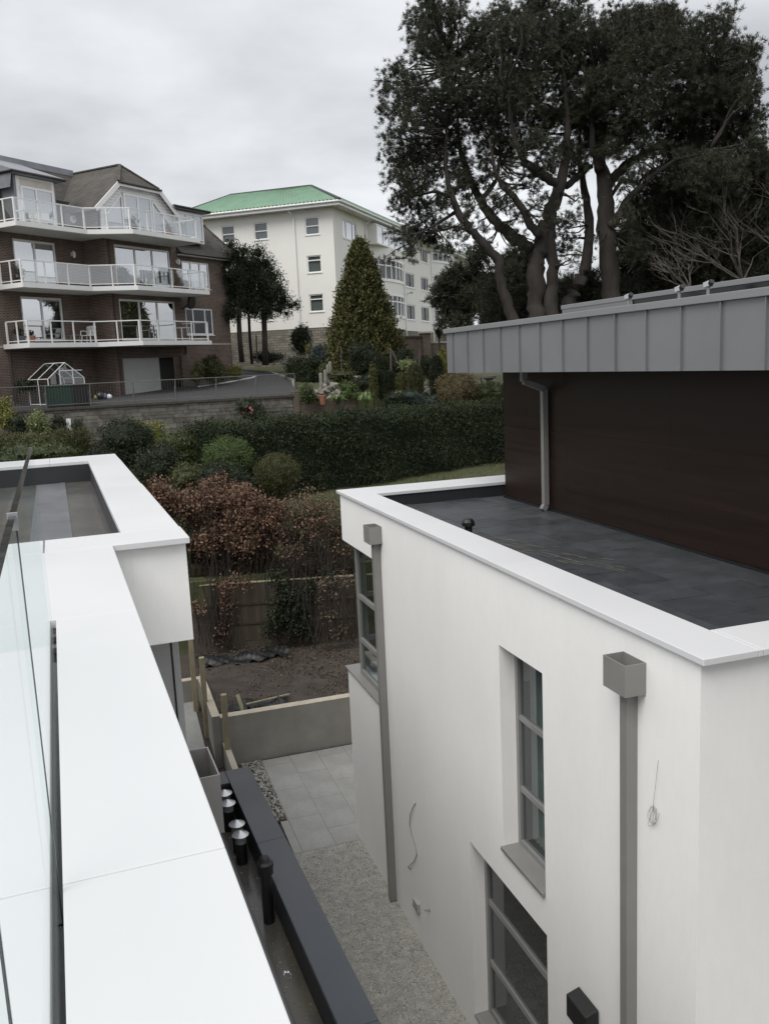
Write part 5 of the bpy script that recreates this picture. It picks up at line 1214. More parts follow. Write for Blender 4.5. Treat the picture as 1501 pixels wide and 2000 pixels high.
p = at_d(135, 838, 38.4); q = MB(); q.box(-.09, .09, -.02, .02, -.3, .42); q.beam((0, 0, .42), (.05, 0, .2), .1, .05); tag(q.build('garden_marker', M['white'], loc=tuple(p)), 'small white marker standing behind the low trimmed hedge', 'marker')
bush('camellia', 'camellia bush with a few pink flowers over the end of the block wall', 'shrub', 497, 822, 58, 42, 40.8, 'dark', .09, .8, nb=4)
p = at_d(492, 803, 40.3); P = np.array([at_d(RNG.uniform(472, 512), RNG.uniform(790, 812), 40.25 + RNG.uniform(-.1, .1)) for _ in range(7)]); PP = np.repeat(P, 6, 0) + RNG.normal(size=(42, 3)) * .03
o = link('camellia_flowers', np_mesh('camellia_flowers', leaf_quads(PP - p, np.full(42, .075), .8), 4, LM['pink'], RNG.random(42)), None, tuple(p)); tag(o, 'pink camellia blooms above the end of the block wall', 'flowers', kind='stuff')
# beside the flats
bush('green_shrub', 'leftmost green shrub against the brick beside the garage', 'shrub', 385, 748, 24, 44, 50.5, 'olive', .08, .8, nb=2, base_z=0)
bush('brown_shrub', 'largest brownish green shrub at the corner of the brick flats', 'shrub', 420, 742, 56, 52, 52.8, 'olive', .08, 1.0, nb=3)
bush('golden_shrub', 'small bright golden shrub at the corner of the brick flats', 'shrub', 457, 738, 26, 27, 55, 'yellow', .08, 1.0, nb=2)

def cone_tree(name, label, cat, px, y_base, y_top, prof, D, lm, n, per, leaf, group=None, up=.5, lump=.12):
    """clipped or natural conifer; prof = (height fraction, half width in photo px)"""
    m = px_m(D) / 1.0; b = at_d(px, y_base, D); t_ = at_d(px, y_top, D); Hh = t_[2] - b[2]
    root = thing(name, label, cat, tuple(b), 0, group)
    zz_ = RNG.random(n) ** .85; r = np.interp(zz_, [p[0] for p in prof], [p[1] for p in prof]) * D / FPX
    a_ = RNG.uniform(0, 2 * np.pi, n); k1, k2 = RNG.uniform(0, 6, 2)
    rr = r * (1 + lump * np.sin(a_ * 5 + zz_ * 23 + k1) + lump * .8 * np.sin(a_ * 9 - zz_ * 41 + k2)) * RNG.uniform(.80, 1.04, n)
    P = np.stack([rr * np.cos(a_), rr * np.sin(a_), zz_ * Hh], 1); ti = RNG.random(n)
    Q = np.repeat(P, per, 0) + RNG.normal(size=(n * per, 3)) * leaf * np.array([.8, .8, 1.0])
    out = np.repeat(np.stack([np.cos(a_), np.sin(a_), 0 * a_], 1), per, 0)
    V = leaf_quads(Q, np.full(len(Q), leaf * 1.25), .38, up, out, .6); tt = np.clip(np.repeat(ti, per) * .75 + RNG.random(len(Q)) * .2, 0, 1)
    # inner mass
    C_ = []
    zs_ = np.linspace(.02, .93, 9); ra_ = np.interp(zs_, [p[0] for p in prof], [p[1] for p in prof]) * D / FPX * .74
    for i in range(8):
        for j in range(12):
            t0, t1 = j * math.pi / 6, (j + 1) * math.pi / 6
            for (z, rr_, tq) in ((zs_[i], ra_[i], t0), (zs_[i], ra_[i], t1), (zs_[i + 1], ra_[i + 1], t1), (zs_[i + 1], ra_[i + 1], t0)): C_.append((rr_ * math.cos(tq), rr_ * math.sin(tq), z * Hh))
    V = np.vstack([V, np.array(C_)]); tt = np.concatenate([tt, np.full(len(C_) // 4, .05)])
    link('crown', np_mesh('crown', V, 4, LM[lm], tt), root)
    q = MB(); q.tube([(0, 0, -.4), (0, 0, Hh * .3), (0, 0, Hh * .9)], [max(.03, r.mean() * .14), max(.025, r.mean() * .1), .01], 7); q.build('trunk', M['bark'], root)
    return root
cone_tree('conifer', 'big feathery yellow-green conifer in front of the cream building', 'tree', 714, 748, 474, [(0, 52), (.06, 64), (.25, 67), (.42, 56), (.6, 42), (.78, 28), (.9, 16), (.97, 8), (1, 2)], 52, 'thuja', 5200, 10, .15, up=.9, lump=.12)
cone_tree('slim_conifer', 'slim columnar dwarf conifer among the garden topiary', 'conifer', 730, 776, 712, [(0, 8), (.2, 8), (.6, 7), (.9, 4), (1, 1)], 43.5, 'thuja', 330, 8, .06, lump=.08)
cone_tree('topiary', 'dark cube shaped topiary at the middle of the garden', 'topiary', 752, 780, 724, [(0, 15), (.1, 17), (.9, 17), (1, 14)], 44, 'cypress', 900, 9, .05, lump=.03)
cone_tree('topiary', 'rounded clipped drum of dark foliage behind the cube topiary', 'topiary', 743, 728, 694, [(0, 13), (.5, 14), (.85, 12), (1, 5)], 48, 'hedge', 420, 9, .06, lump=.04)
cone_tree('topiary', 'round topped dull green topiary right of the golden bush', 'topiary', 811, 770, 711, [(0, 15), (.4, 17), (.7, 15), (.9, 9), (1, 3)], 44, 'olive', 800, 9, .05, lump=.03)
cone_tree('conifer', 'dark tapered conifer right of the round topped topiary', 'conifer', 854, 775, 697, [(0, 11), (.3, 15), (.6, 14), (.85, 9), (1, 3)], 44, 'cypress', 800, 9, .06, lump=.06)
cone_tree('conifer', 'golden tipped conifer behind the dark tapered conifer', 'conifer', 865, 735, 684, [(0, 12), (.4, 12), (.8, 6), (1, 1)], 47, 'yellow', 380, 8, .07, lump=.1)
bush('golden_bush', 'golden green bush between the cube topiary and the round topped one', 'shrub', 782, 770, 28, 46, 44.2, 'thuja', .06, 1.1, nb=2)
bush('variegated_shrub', 'cream variegated shrub behind the topiary', 'shrub', 796, 722, 38, 18, 47, 'pale', .08, 1.0, nb=3)
bush('acer', 'brownish gold spreading shrub below the end of the grey zinc roof edge', 'shrub', 893, 790, 88, 64, 43.6, 'acer', .07, 1.0, nb=7)
bush('green_shrub', 'broad mid green shrub right of the brownish gold one', 'shrub', 958, 792, 76, 46, 43.6, 'mid', .07, 1.0, nb=5)
bush('blue_juniper', 'low blue-grey juniper in front of the topiary', 'shrub', 808, 790, 44, 26, 43.2, 'blue', .06, 1.0, nb=3)
bush('grey_shrub', 'small pale grey shrub left of the brownish gold one', 'shrub', 845, 790, 30, 18, 43.2, 'blue', .06, .8, nb=2)
bush('leafy_shrub', 'bright green leafy shrub behind the two clumps of strap leaves', 'shrub', 677, 780, 40, 34, 44.4, 'lime', .08, 1.0, nb=3)
bush('spreading_conifer', 'low spreading dark conifer left of the slim columnar one', 'shrub', 708, 760, 46, 26, 45.5, 'cypress', .07, 1.0, nb=3)
bush('glossy_shrub', 'glossy shrub on the low wall end beside the terracotta pot', 'shrub', 601, 785, 34, 36, 42.9, 'mid', .08, 1.0, nb=3)
bush('box_ball', 'small clipped box ball, the upper one behind the stone posts', 'shrub', 632, 724, 15, 14, 49, 'mid', .06, 1.0)
bush('box_ball', 'small clipped box ball, the lower one behind the stone posts', 'shrub', 627, 733, 16, 15, 47.5, 'mid', .06, 1.0)
bush('dark_shrub', 'dark spotted shrub under the big feathery conifer', 'shrub', 708, 732, 56, 62, 48.5, 'dark', .09, 1.0, nb=4)
bush('dark_shrub', 'tall dark bush against the stone plinth of the cream building', 'shrub', 589, 688, 42, 52, 60, 'cypress', .11, 1.0, nb=4)
bush('dark_shrub', 'blue-green shrub left of the big feathery conifer', 'shrub', 630, 715, 46, 52, 55, 'blue', .1, .9, nb=4)
bush('golden_shrub', 'tiny golden shrub beside the dark bush at the stone plinth', 'shrub', 602, 690, 10, 16, 58, 'yellow', .09, 1.0)
bush('dark_shrub', 'dark shrub filling the gap right of the feathery conifer', 'shrub', 785, 735, 50, 58, 50, 'dark', .09, .9, nb=4)
bush('dark_shrub', 'shadowy shrub right of the brick garden pier', 'shrub', 835, 735, 40, 40, 49, 'cypress', .09, .9, nb=3)
bush('low_plants', 'low mixed green planting around the stone edging', 'shrub', 660, 742, 60, 18, 46.5, 'olive', .08, .8, nb=5)
bush('low_plants', 'low green planting at the foot of the cube topiary', 'shrub', 770, 790, 50, 26, 43, 'dark', .07, .9, nb=4)
bush('low_plants', 'weedy growth along the foot of the stone plinth under the dark trees', 'shrub', 525, 706, 60, 20, 60, 'dark', .1, .8, nb=5)
hb0, hb1 = at_d(568, 715, 55.5), at_d(618, 720, 53.5)
hedge('clipped_hedge', 'low dark hedge at the top corner of the driveway', hb0, hb1, 1.0, ground_z(55) - .3, EYE + .30, 'hedge', 900, .09, per=6)
def strap(name, label, px, py, w, h, D, n, lm='strap', cat='plant', wd=.035, group=None, stiff=.0, stem_h=0):
    m = px_m(D); p = at_d(px, py, D); W, Hh = w * m / 2, h * m; V = []; T_ = []
    for i in range(n):
        a_ = RNG.uniform(0, 6.283); R_ = W * RNG.uniform(.35, 1.05); hh = Hh * RNG.uniform(.65, 1.05); dx, dy = math.cos(a_), math.sin(a_); px_, py_2 = -dy * wd, dx * wd
        pts = [(0, stem_h), (R_ * .3, stem_h + hh * .75), (R_ * .7, stem_h + hh * (1.0 + stiff * .2)), (R_ * 1.05, stem_h + hh * (.62 + stiff * .7))]
        c = RNG.random()
        for k in range(3):
            (r0_, z0), (r1_, z1) = pts[k], pts[k + 1]; w0, w1_ = (1 - .2 * k), (1 - .2 * (k + 1)) if k < 2 else .1
            V += [(dx * r0_ - px_ * w0, dy * r0_ - py_2 * w0, z0), (dx * r0_ + px_ * w0, dy * r0_ + py_2 * w0, z0), (dx * r1_ + px_ * w1_, dy * r1_ + py_2 * w1_, z1), (dx * r1_ - px_ * w1_, dy * r1_ - py_2 * w1_, z1)]; T_.append(c)
    root = thing(name, label, cat, tuple(p), 0, group)
    link('leaves', np_mesh('leaves', np.array(V), 4, LM[lm], np.array(T_)), root)
    q = MB(); q.tube([(0, 0, -.3), (0, 0, max(stem_h, .05))], [.07, .05], 7); q.build('stem', M['bark'], root)
    return root
strap('strap_leaf_plant', 'left clump of arching strap leaves beside the terracotta pot', 660, 792, 44, 20, 42.95, 70)
strap('strap_leaf_plant', 'right and larger clump of arching strap leaves above the tall hedge', 714, 794, 52, 26, 42.95, 110)
strap('strap_leaf_plant', 'small pale clump of strap leaves in front of the topiary', 777, 780, 36, 16, 43.4, 50, 'pale')
strap('cordyline', 'spiky dark cordyline on the old brick wall below the cream building', 857, 676, 32, 16, 53, 90, 'dark', 'palm', .03, None, 1.2, .35)
# stone posts, pot, bird bath, stakes
for (px, yb, yt, D), lab in zip(((627.5, 764, 728, 44.2), (636, 755, 722, 45.6), (641, 744, 712, 47.2), (645.5, 738, 706, 48.4)), ('nearest', 'second nearest', 'second farthest', 'farthest')):
    b = at_d(px, yb, D); hh = at_d(px, yt, D)[2] - b[2]; q = MB(); q.lathe([(.095, -.4), (.095, hh * .9), (.09, hh * .96), (.05, hh)], n=10)
    o = q.build('stone_post', M['stonepost'], loc=tuple(b)); tag(o, lab + ' of the four pale round stone posts beside the driveway', 'post', 'stone posts beside the driveway')
p = at_d(630, 790, 42.9); pot('terracotta urn on the ground left of the strap-leaved clumps', 0, 0, 0, .19, .44, M['terracotta'], None, 0, wpos=tuple(p))
p = at_d(955, 790, 44.4); z0 = at_d(955, 756, 44.4)[2]; t = thing('bird_bath', 'pale stone bird bath behind the broad green shrub', 'bird bath', (p[0], p[1], z0 - .55))
q = MB(); q.lathe([(.2, 0), (.2, .08), (.13, .14), (.11, .8), (.16, .92)], n=12); q.build('pedestal', M['stonepost'], t); q = MB(); q.lathe([(.14, .92), (.36, 1.0), (.38, 1.1), (.34, 1.1), (.1, 1.02)], n=14); q.build('bowl', M['stonepost'], t)
def stake(label, a_, b_, D, r=.045, brace=None):
    p = at_d(*a_, D); e_ = at_d(*b_, D); t = thing('garden_stake', label, 'stake', tuple(p)); q = MB(); q.tube([(0, 0, -.3), tuple(e_ - p)], r, 7); q.build('stake', M['bark_pale'], t)
    if brace: c_ = at_d(*brace[0], D - .2); d_ = at_d(*brace[1], D - .2); q = MB(); q.tube([tuple(c_ - p), tuple(d_ - p)], r * .8, 6); q.build('brace', M['bark_pale'], t)
stake('tall garden stake with a slanting brace in front of the feathery conifer', (763, 725), (762, 680), 47.5, .06, ((764, 684), (777, 712)))
stake('slim grey stake in front of the old brick wall', (818, 718), (819, 682), 48.5)
stake('leaning pole beside the bird bath', (945, 756), (937, 738), 45)
stake('thin dead sapling stake between the dark trees and the stone plinth', (501, 700), (500, 655), 58, .05)
stake('short stake at the foot of the feathery conifer', (666, 708), (665, 676), 50, .04)
# rockery edging : single stones
RK = thing('rockery_edging', 'irregular pale stone edging around the garden beds', 'edging', tuple(at_d(660, 760, 45)))
base = np.array(RK.location)
sm = [octas(np.zeros((1, 3)), np.array([.17])) for _ in range(4)]; sme = [np_mesh('stone', v, 3, M['stonepost'], None) for v in sm]
k = 0
for (xa, ya, Da), (xb, yb, Db), n in (((622, 770, 43.6), (655, 752, 45.2), 14), ((655, 740, 47), (722, 740, 47), 18), ((640, 778, 43.2), (664, 764, 44.4), 9), ((826, 752, 46.2), (842, 772, 44.2), 8), ((612, 775, 43.3), (640, 748, 46.3), 10)):
    for i in range(n):
        t_ = (i + RNG.uniform(-.3, .3)) / max(n - 1, 1); p = at_d(xa + (xb - xa) * t_, ya + (yb - ya) * t_, Da + (Db - Da) * t_)
        o = link('stone', sme[k % 4], RK, tuple(p - base), RNG.uniform(0, 6)); o.scale = (RNG.uniform(.7, 1.3),) * 3; k += 1
# old brick garden wall with piers and stepping ground
ow0, ow1, ow2 = at_d(786, 690, 53.0), at_d(829, 690, 54.5), at_d(885, 690, 56.2)
OW = thing('brick_garden_wall', 'old reddish brick garden wall with a pier below the cream building', 'wall', (ow0[0], ow0[1], 0))
def owseg(a_, b_, z0, z1, th, nm, mtl): 
    q = MB(); q.beam((a_[0] - ow0[0], a_[1] - ow0[1], (z0 + z1) / 2), (b_[0] - ow0[0], b_[1] - ow0[1], (z0 + z1) / 2), th, z1 - z0); return q.build(nm, mtl, OW)
owseg(ow0, ow1, EYE - 1.5, EYE + 1.35, .3, 'wall_face', M['gwall']); owseg(ow0, ow1, EYE + 1.352, EYE + 1.46, .38, 'coping', M['brick_cap']); owseg(ow1, ow2, EYE - 1.5, EYE + 1.0, .3, 'wall_face', M['gwall']); owseg(ow1, ow2, EYE + 1.002, EYE + 1.1, .38, 'coping', M['concrete_top'])
pp = ow1 - np.array([0, .1, 0]); q = MB(); q.box(pp[0] - ow0[0] - .25, pp[0] - ow0[0] + .25, pp[1] - ow0[1] - .3, pp[1] - ow0[1] + .3, EYE - 1.5, EYE + 1.6); q.build('pier', M['gwall'], OW); q = MB(); q.box(pp[0] - ow0[0] - .31, pp[0] - ow0[0] + .31, pp[1] - ow0[1] - .36, pp[1] - ow0[1] + .36, EYE + 1.602, EYE + 1.70); q.build('pier_cap', M['concrete_top'], OW)

# ================================================================== TREES
def tufts(P, D_, n_needle, ln, wd):
    n = len(P); Q = np.repeat(P, n_needle, 0); d = np.repeat(D_, n_needle, 0) + unit(n * n_needle) * 1.0; d[:, 2] += .25
    d /= np.linalg.norm(d, axis=1, keepdims=True); s_ = np.cross(d, unit(len(d))); s_ /= np.linalg.norm(s_, axis=1, keepdims=True) + 1e-9
    L = (ln * (.55 + .7 * RNG.random(len(d))))[:, None]; Q = Q + unit(len(d)) * ln * .25
    V = np.empty((len(d), 3, 3)); V[:, 0] = Q - s_ * wd; V[:, 1] = Q + s_ * wd; V[:, 2] = Q + d * L
    return V.reshape(-1, 3)
def zp(x, y, D): return at_d(720 + x * .5203, y * .5203, D)
def pine(name, label, chains, blobs, D, ntuft, nn, base, lm='pine', ln=.34, wd=.026, group=None, dspread=2.2, shell=(.25, 1.05), twn=5, bark='bark'):
    root = thing(name, label, 'tree', tuple(base), 0, group); base = np.array(base, float)
    q = MB(); allp = []
    for ch in chains:
        off = ch[0]; pts = [zp(x, y, D + off * (0.3 + .7 * i / max(len(ch) - 2, 1))) for i, (x, y, r) in enumerate(ch[1:])]; rad = [r * .5203 * px_m(D) * .5 for _, _, r in ch[1:]]
        fine = []; fr_ = []
        for i in range(len(pts) - 1):
            for k in range(4):
                t_ = k / 4; fine.append(pts[i] * (1 - t_) + pts[i + 1] * t_ + RNG.normal(size=3) * rad[i] * .12); fr_.append((rad[i] * (1 - t_) + rad[i + 1] * t_) * RNG.uniform(.92, 1.08))
        fine.append(pts[-1]); fr_.append(rad[-1])
        q.tube([p - base for p in fine], fr_, 9); allp += fine[len(fine) // 3:]
    allp = np.array(allp)
    bl = []
    for b in blobs:
        x, y, r = b[:3]; d_ = D + (b[3] if len(b) > 3 else RNG.uniform(-dspread, dspread)); m = r * .5203 * px_m(d_)
        bl.append((zp(x, y, d_), (m, m * 1.1, m * .92)))
    for c, r in bl:
        c = np.array(c); j = np.argmin(np.linalg.norm(allp - c, axis=1)); a_ = allp[j]
        for k in range(twn if r[0] > .45 else 2):
            e_ = c + unit(1)[0] * np.array(r) * .8; L0 = np.linalg.norm(e_ - a_); bow_ = RNG.normal(size=3) * .09 * L0 + np.array([0, 0, -.06 * L0]); r0_ = min(.02 + .014 * L0, .06)
            q.tube([a_ - base + (e_ - a_) * t_ + bow_ * math.sin(math.pi * t_) + RNG.normal(size=3) * .03 * L0 * (0 < t_ < 1) for t_ in (0, .2, .4, .6, .8, 1)], [r0_, r0_ * .9, r0_ * .75, r0_ * .6, r0_ * .45, .008], 5)
    q.build('trunk', M[bark], root, smooth=True)
    P, t, d = clump_pts(bl, ntuft, 3, .17, shell)
    t = np.clip(t, 0, 1)
    V = tufts(P - base, d * .6, nn, ln, wd)
    link('crown', np_mesh('crown', V, 3, LM[lm], np.clip(np.repeat(t, nn) + RNG.normal(size=len(P) * nn) * .08, 0, 1)), root)
    return root
pc1 = [
 [0, (640, 1260, 66), (628, 1150, 62), (630, 1000, 58), (648, 900, 56), (660, 840, 52), (690, 770, 44), (722, 690, 38), (738, 580, 30), (745, 470, 22), (735, 330, 14), (720, 180, 8)],
 [-1, (560, 1260, 40), (525, 1160, 36), (500, 1080, 34), (485, 980, 32), (440, 920, 30), (390, 875, 28), (345, 820, 25), (320, 760, 22), (300, 700, 18), (285, 600, 12), (290, 480, 7)],
 [1, (628, 980, 46), (600, 930, 44), (540, 890, 40), (490, 850, 36), (440, 790, 31), (405, 730, 27), (370, 660, 24), (340, 560, 17), (330, 430, 10), (300, 250, 6)],
 [-1.5, (640, 880, 30), (605, 850, 28), (580, 790, 24), (545, 740, 22), (500, 700, 18), (470, 640, 12), (450, 520, 8)],
 [.5, (425, 745, 18), (455, 710, 16), (480, 670, 14), (490, 580, 9)],
 [-2, (705, 690, 30), (660, 665, 30), (610, 630, 27), (570, 590, 20), (540, 500, 13), (520, 350, 8)],
 [1.5, (738, 700, 26), (790, 655, 22), (835, 625, 16), (870, 540, 9)],
 [2.5, (740, 1160, 60), (775, 1080, 50), (812, 1000, 40), (825, 900, 34), (822, 800, 30), (805, 700, 24), (790, 600, 16), (790, 450, 9)],
 [0, (690, 1240, 50), (682, 1100, 46), (690, 1000, 42), (676, 900, 40), (684, 800, 34)],
 [-1, (335, 790, 14), (270, 830, 10), (200, 870, 6)], [-1, (320, 740, 12), (240, 720, 9), (150, 740, 5)], [0, (400, 880, 13), (330, 850, 9), (250, 870, 6)]]
pb1 = [(195, 90, 62), (235, 30, 45), (215, 165, 60), (300, 70, 60), (330, 20, 45), (270, 190, 70), (105, 270, 42), (60, 330, 32), (150, 320, 55), (110, 390, 50), (60, 420, 30), (190, 380, 60), (90, 520, 40), (150, 470, 55), (120, 600, 60), (190, 560, 80), (100, 680, 42), (170, 690, 60), (250, 650, 60), (130, 770, 48), (200, 790, 50), (260, 760, 40), (170, 860, 46), (110, 880, 36), (230, 900, 36), (150, 940, 34), (80, 970, 24), (290, 540, 80), (260, 430, 80), (330, 320, 95), (400, 200, 95), (420, 100, 60), (410, 430, 100), (340, 640, 50), (480, 300, 110), (520, 120, 80), (500, 60, 50), (600, 60, 75), (590, 180, 95), (650, 20, 55), (500, 450, 95), (560, 350, 100), (440, 560, 60), (520, 570, 55), (640, 450, 95), (620, 540, 50), (640, 300, 100), (700, 120, 85), (760, 40, 60), (800, 20, 40), (720, 250, 95), (760, 180, 80), (760, 420, 80), (700, 560, 50), (780, 520, 50), (300, 940, 34), (500, 770, 26), (700, 860, 26), (760, 830, 26), (610, 700, 24), (430, 850, 24), (420, 690, 20), (500, 660, 26), (560, 800, 24), (600, 770, 20), (470, 770, 20), (730, 820, 26), (715, 950, 24), (745, 900, 24), (560, 640, 26), (655, 750, 14), (780, 750, 20), (770, 640, 28), (760, 580, 36), (540, 700, 16), (390, 780, 22), (350, 900, 26), (560, 950, 26), (530, 1000, 24), (460, 1020, 24), (770, 960, 20), (350, 690, 34), (380, 730, 26), (300, 730, 36), (260, 840, 34), (320, 860, 26), (440, 640, 34), (470, 720, 20), (540, 760, 24), (580, 690, 26), (620, 640, 36), (690, 620, 36), (640, 820, 20), (800, 600, 36), (560, 900, 24), (420, 930, 26), (520, 860, 24), (360, 800, 24)]
b0 = zp(640, 1190, 38); b0[2] = ground_z(b0[1]) - .1
pine('pine_tree', 'left of the two great dark pines, several leaning trunks rising behind the zinc roof', pc1, pb1, 38, 4600, 26, b0, ln=.185, wd=.0095, group='great pines behind the zinc roof')
pc2 = [
 [0, (915, 1260, 64), (908, 1100, 62), (896, 950, 58), (888, 820, 56), (880, 700, 52), (868, 600, 40), (870, 480, 30), (900, 320, 20), (920, 160, 10)],
 [1, (895, 700, 36), (930, 650, 32), (975, 610, 28), (1040, 575, 22), (1120, 520, 16), (1200, 430, 10), (1270, 300, 6)],
 [-1, (905, 850, 28), (935, 810, 26), (970, 750, 24), (1010, 710, 20), (1060, 660, 16), (1150, 600, 10), (1280, 560, 6)],
 [.5, (890, 760, 14), (950, 670, 13), (1010, 690, 12), (1050, 640, 8)],
 [-1, (870, 640, 30), (840, 560, 22), (830, 420, 14), (850, 250, 8)]]
pb2 = [(860, 190, 80), (850, 100, 40), (920, 110, 65), (960, 60, 40), (1000, 110, 70), (1070, 90, 60), (1130, 80, 50), (1140, 160, 80), (1020, 60, 30), (1100, 40, 30), (1220, 130, 55), (1240, 220, 80), (1290, 110, 55), (1330, 70, 36), (1340, 180, 50), (1390, 210, 46), (1430, 190, 26), (1420, 270, 44), (1330, 290, 80), (1390, 360, 60), (1430, 350, 30), (1380, 440, 70), (1440, 470, 40), (1450, 530, 34), (1300, 430, 100), (1200, 340, 110), (1080, 230, 110), (960, 220, 100), (900, 320, 90), (1000, 380, 100), (1120, 450, 100), (880, 430, 70), (960, 500, 70), (1220, 520, 90), (1040, 560, 50), (1340, 550, 80), (1420, 600, 50), (1140, 570, 60), (1200, 630, 70), (1120, 660, 44), (1300, 660, 80), (850, 560, 40), (920, 560, 34), (1000, 640, 26), (800, 300, 70), (810, 400, 60), (850, 500, 50), (950, 690, 18), (990, 670, 24), (965, 810, 30), (945, 900, 34), (985, 870, 36), (1020, 760, 34), (1000, 940, 36), (850, 900, 18), (1060, 700, 40)]
b0 = zp(912, 1190, 39); b0[2] = ground_z(b0[1]) - .1
pine('pine_tree', 'right of the two great dark pines, one straight thick trunk rising behind the zinc roof', pc2, pb2, 39, 4600, 26, b0, ln=.185, wd=.0095, group='great pines behind the zinc roof')
b0 = zp(440, 1280, 52); b0[2] = ground_z(b0[1])
pine('young_pine', 'smaller dark pine in front of the far end of the cream building', [[0, (440, 1330, 24), (430, 1180, 20), (400, 1080, 14), (370, 980, 8)], [0, (425, 1120, 12), (340, 1100, 9), (270, 1120, 5)]],
     [(300, 1050, 34), (260, 1090, 28), (250, 1140, 22), (330, 1100, 40), (300, 1160, 36), (360, 1180, 40), (390, 1040, 40), (400, 1120, 50), (430, 960, 34), (400, 960, 24), (330, 1020, 24), (280, 1200, 26), (440, 1060, 40), (470, 1150, 50), (330, 1210, 30)], 52, 520, 18, b0, ln=.34, wd=.022, dspread=.8)
# dark background trees
def bgtree(label, cx, top, blobs, D, n, lm='cypress', name='evergreen_tree', leaf=.20, group='dark trees behind the pines'):
    b = zp(cx, 1230, D); b[2] = ground_z(b[1]); root = thing(name, label, 'tree', tuple(b), 0, group)
    bl = [(zp(x, y, D + RNG.uniform(-1.5, 1.5)), tuple(r * .5203 * px_m(D) * np.array([1, 1.1, .95]))) for x, y, r in blobs]
    P, t, d = clump_pts(bl, int(n * 1.3), 3, .2, (.35, 1.08)); V = tufts(P - b, d * .5, 15, .30, .016)
    link('crown', np_mesh('crown', V, 3, LM['pine'], np.clip(np.repeat(t, 15) * .7, 0, 1)), root)
    t_ = zp(cx, top, D) - b; q = MB(); q.tube([(0, 0, -.5), tuple(t_ * .5), tuple(t_ * .95)], [.4, .28, .05], 8)
    for c, r in bl: q.tube([tuple(t_ * .45), tuple(np.array(c) - b)], [.12, .04], 4)
    q.build('trunk', M['bark'], root)
bgtree('dark evergreen filling the gap below the left pine', 560, 980, [(480, 1090, 44), (540, 1060, 50), (560, 1160, 70), (450, 1190, 40), (500, 1180, 60), (590, 990, 40), (520, 990, 40)], 46, 620)
bgtree('dark evergreen between the trunks of the two pines', 760, 1000, [(720, 1120, 60), (780, 1100, 60), (830, 1060, 46), (700, 1180, 60), (850, 1150, 70), (640, 1120, 40)], 46, 520)
bgtree('tall dark evergreen close right of the straight pine trunk', 1020, 760, [(980, 1020, 80), (1000, 900, 70), (1060, 980, 90), (1040, 820, 60), (1000, 780, 40), (960, 1120, 80), (1080, 1120, 90), (1090, 760, 50), (1080, 850, 70)], 44, 900)
bgtree('broad dark evergreen behind the bare pale tree', 1220, 640, [(1160, 800, 80), (1150, 920, 90), (1220, 720, 80), (1250, 860, 110), (1180, 1020, 100), (1300, 980, 110), (1320, 760, 90), (1280, 680, 60), (1140, 720, 50)], 43, 1200)
bgtree('dark evergreen at the right edge of the picture', 1440, 620, [(1400, 720, 80), (1480, 640, 60), (1430, 840, 100), (1500, 760, 80), (1400, 950, 110), (1500, 930, 100), (1480, 1050, 90), (1530, 680, 60), (1510, 590, 36), (1360, 850, 80)], 43.5, 1250)
# trees left of the cream building  (coordinates from a different crop: 380+x*.3731, 340+y*.3731)
def zq(x, y, D): return at_d(380 + x * .3731, 340 + y * .3731, D)
def small_tree(label, chain, blobs, D, n, group):
    b = zq(*chain[0][:2], D); b[2] = min(b[2], ground_z(b[1])); root = thing('cypress_tree', label, 'tree', tuple(b), 0, group)
    pts = [zq(x, y, D) - b for x, y, r in chain]; pts[0][2] -= .3; m = .3731 * px_m(D)
    bl = [(zq(x, y, D + RNG.uniform(-.7, .7)), (r * m, r * m, r * m)) for x, y, r in blobs]
    q = MB(); q.tube(pts, [r * m * .5 for _, _, r in chain], 8)
    for c, r in bl: q.tube([pts[len(pts) // 2], (pts[-1] + np.array(c) - b) / 2, np.array(c) - b], [.07, .05, .02], 4)
    q.build('trunk', M['bark'], root, smooth=True)
    foliage('crown', bl, 'cypress', int(n * 1.7), 10, .15, .14, root, b, .35, .4, .4, True, (.55, 1.15), .55)
gt = 'dark trees between the two blocks'
small_tree('leftmost dark tree half hidden behind the corner of the brick flats', [(245, 960, 26), (235, 860, 24), (230, 760, 22), (235, 650, 16), (240, 450, 8)], [(210, 420, 40), (240, 460, 50), (200, 530, 60), (250, 560, 60), (190, 640, 60), (240, 660, 70), (180, 720, 40), (200, 740, 30), (175, 580, 50), (170, 470, 36), (190, 370, 26), (260, 400, 26)], 56.5, 620, gt)
small_tree('rightmost dark tree with a straight pale trunk against the cream end wall', [(368, 975, 30), (366, 860, 26), (362, 760, 25), (355, 650, 18), (345, 480, 8)], [(330, 410, 36), (320, 470, 50), (370, 470, 40), (400, 540, 50), (350, 550, 60), (430, 600, 46), (400, 640, 60), (340, 640, 60), (460, 660, 36), (440, 700, 40), (500, 690, 24), (530, 680, 16), (380, 710, 46), (320, 710, 36), (480, 730, 18), (300, 540, 40)], 57.5, 760, gt)
small_tree('slim middle dark tree between the other two beside the cream end wall', [(298, 970, 15), (288, 860, 14), (282, 740, 13), (285, 600, 8)], [(285, 480, 36), (280, 560, 46), (290, 640, 46), (275, 690, 36), (300, 720, 24)], 58.5, 300, gt)
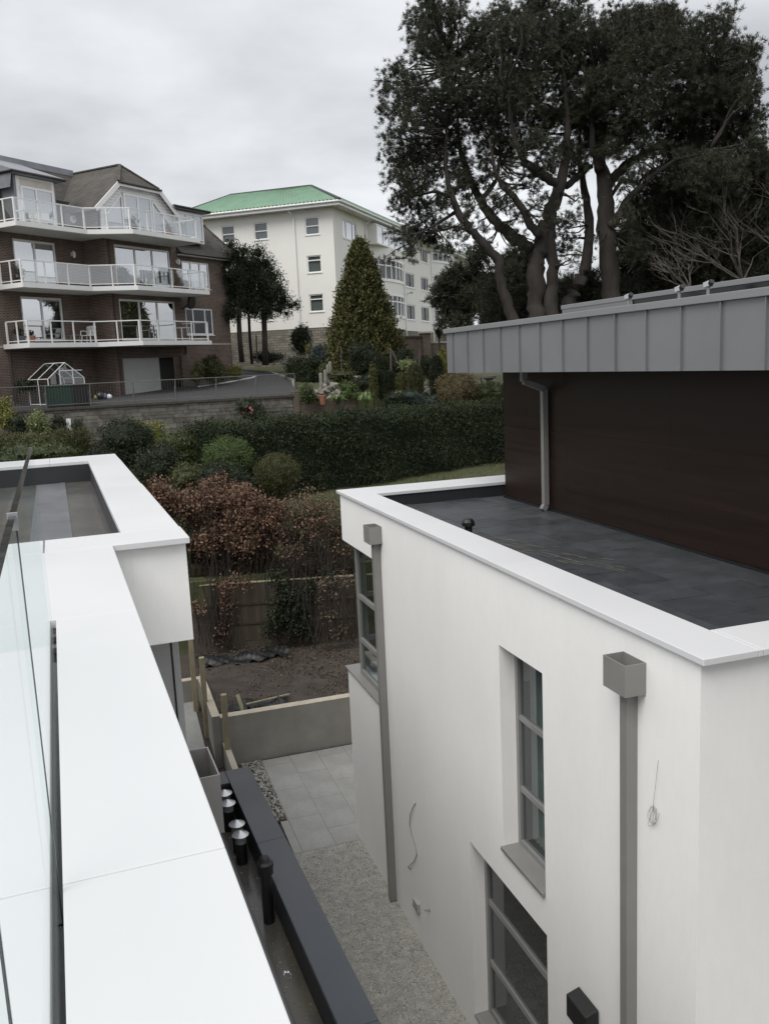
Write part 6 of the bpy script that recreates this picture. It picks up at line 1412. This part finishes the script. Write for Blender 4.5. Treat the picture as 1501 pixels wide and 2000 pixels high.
# bare pale trees above the zinc roof
def bare_tree(label, px, py, D, H, seed, lean=(0, 0), nb=5):
    r = np.random.default_rng(seed); b = at_d(px, py, D); zb = ground_z(b[1]); root = thing('bare_tree', label, 'tree', (b[0], b[1], zb), 0, 'bare trees above the zinc roof')
    q = MB(); top = np.array([0, 0, b[2] - zb])
    q.tube([(0, 0, -.3), tuple(top * .5), tuple(top)], [.13, .11, .08], 7)
    def grow(p, d, l, rad, depth):
        pts = [p]; 
        for i in range(4):
            d = d + r.normal(size=3) * .13; d[2] += .05; d /= np.linalg.norm(d); pts.append(pts[-1] + d * l / 4)
        q.tube(pts, [rad * (1 - .14 * i) for i in range(5)], 5 if depth < 2 else 3, cap=False)
        if depth >= 4: return
        for k in range(r.integers(2, 5) if depth else nb):
            i = r.integers(2, 5); dd = d + r.normal(size=3) * .62; dd[2] = abs(dd[2]) * .8 + .08; dd /= np.linalg.norm(dd); grow(pts[i], dd, l * r.uniform(.55, .8), rad * r.uniform(.42, .6), depth + 1)
    for k in range(nb):
        d = np.array([r.normal() * .75 + lean[0], r.normal() * .5 + lean[1], r.uniform(.35, 1.0)]); grow(top.copy(), d / np.linalg.norm(d), H * r.uniform(.36, .5), .04, 1)
    q.build('trunk', M['bark_pale'], root)
bare_tree('pale bare tree spreading above the zinc roof near the right edge', 1448, 548, 38, 4.6, 5, (-.5, 0), 7)
bare_tree('small pale bare tree low above the zinc roof, left of the larger bare one', 1345, 566, 37, 2.6, 9, (-.5, 0), 5)
bare_tree('grey bare tree at the right edge above the dark rooftop box', 1540, 520, 39, 5.0, 14, (-.3, 0), 6)
# grass blades on the lawn
n = 26000; P = np.stack([RNG.uniform(4, 22, n), RNG.uniform(26, 39, n), np.zeros(n)], 1); P[:, 2] = np.interp(P[:, 1], [p[0] for p in PROF], [p[1] for p in PROF]) + EYE + .02
d = unit(n) * .6; d[:, 2] = 1; d /= np.linalg.norm(d, axis=1, keepdims=True); s_ = unit(n) * np.array([1, 1, 0]) * .012; V = np.empty((n, 3, 3)); V[:, 0] = P - s_; V[:, 1] = P + s_; V[:, 2] = P + d * (.05 + .09 * RNG.random(n))[:, None]
o = link('lawn_grass', np_mesh('lawn_grass', V.reshape(-1, 3), 3, LM['grassblade'], RNG.random(n))); tag(o, 'short rough grass of the lawn in front of the dark hedge', kind='stuff')
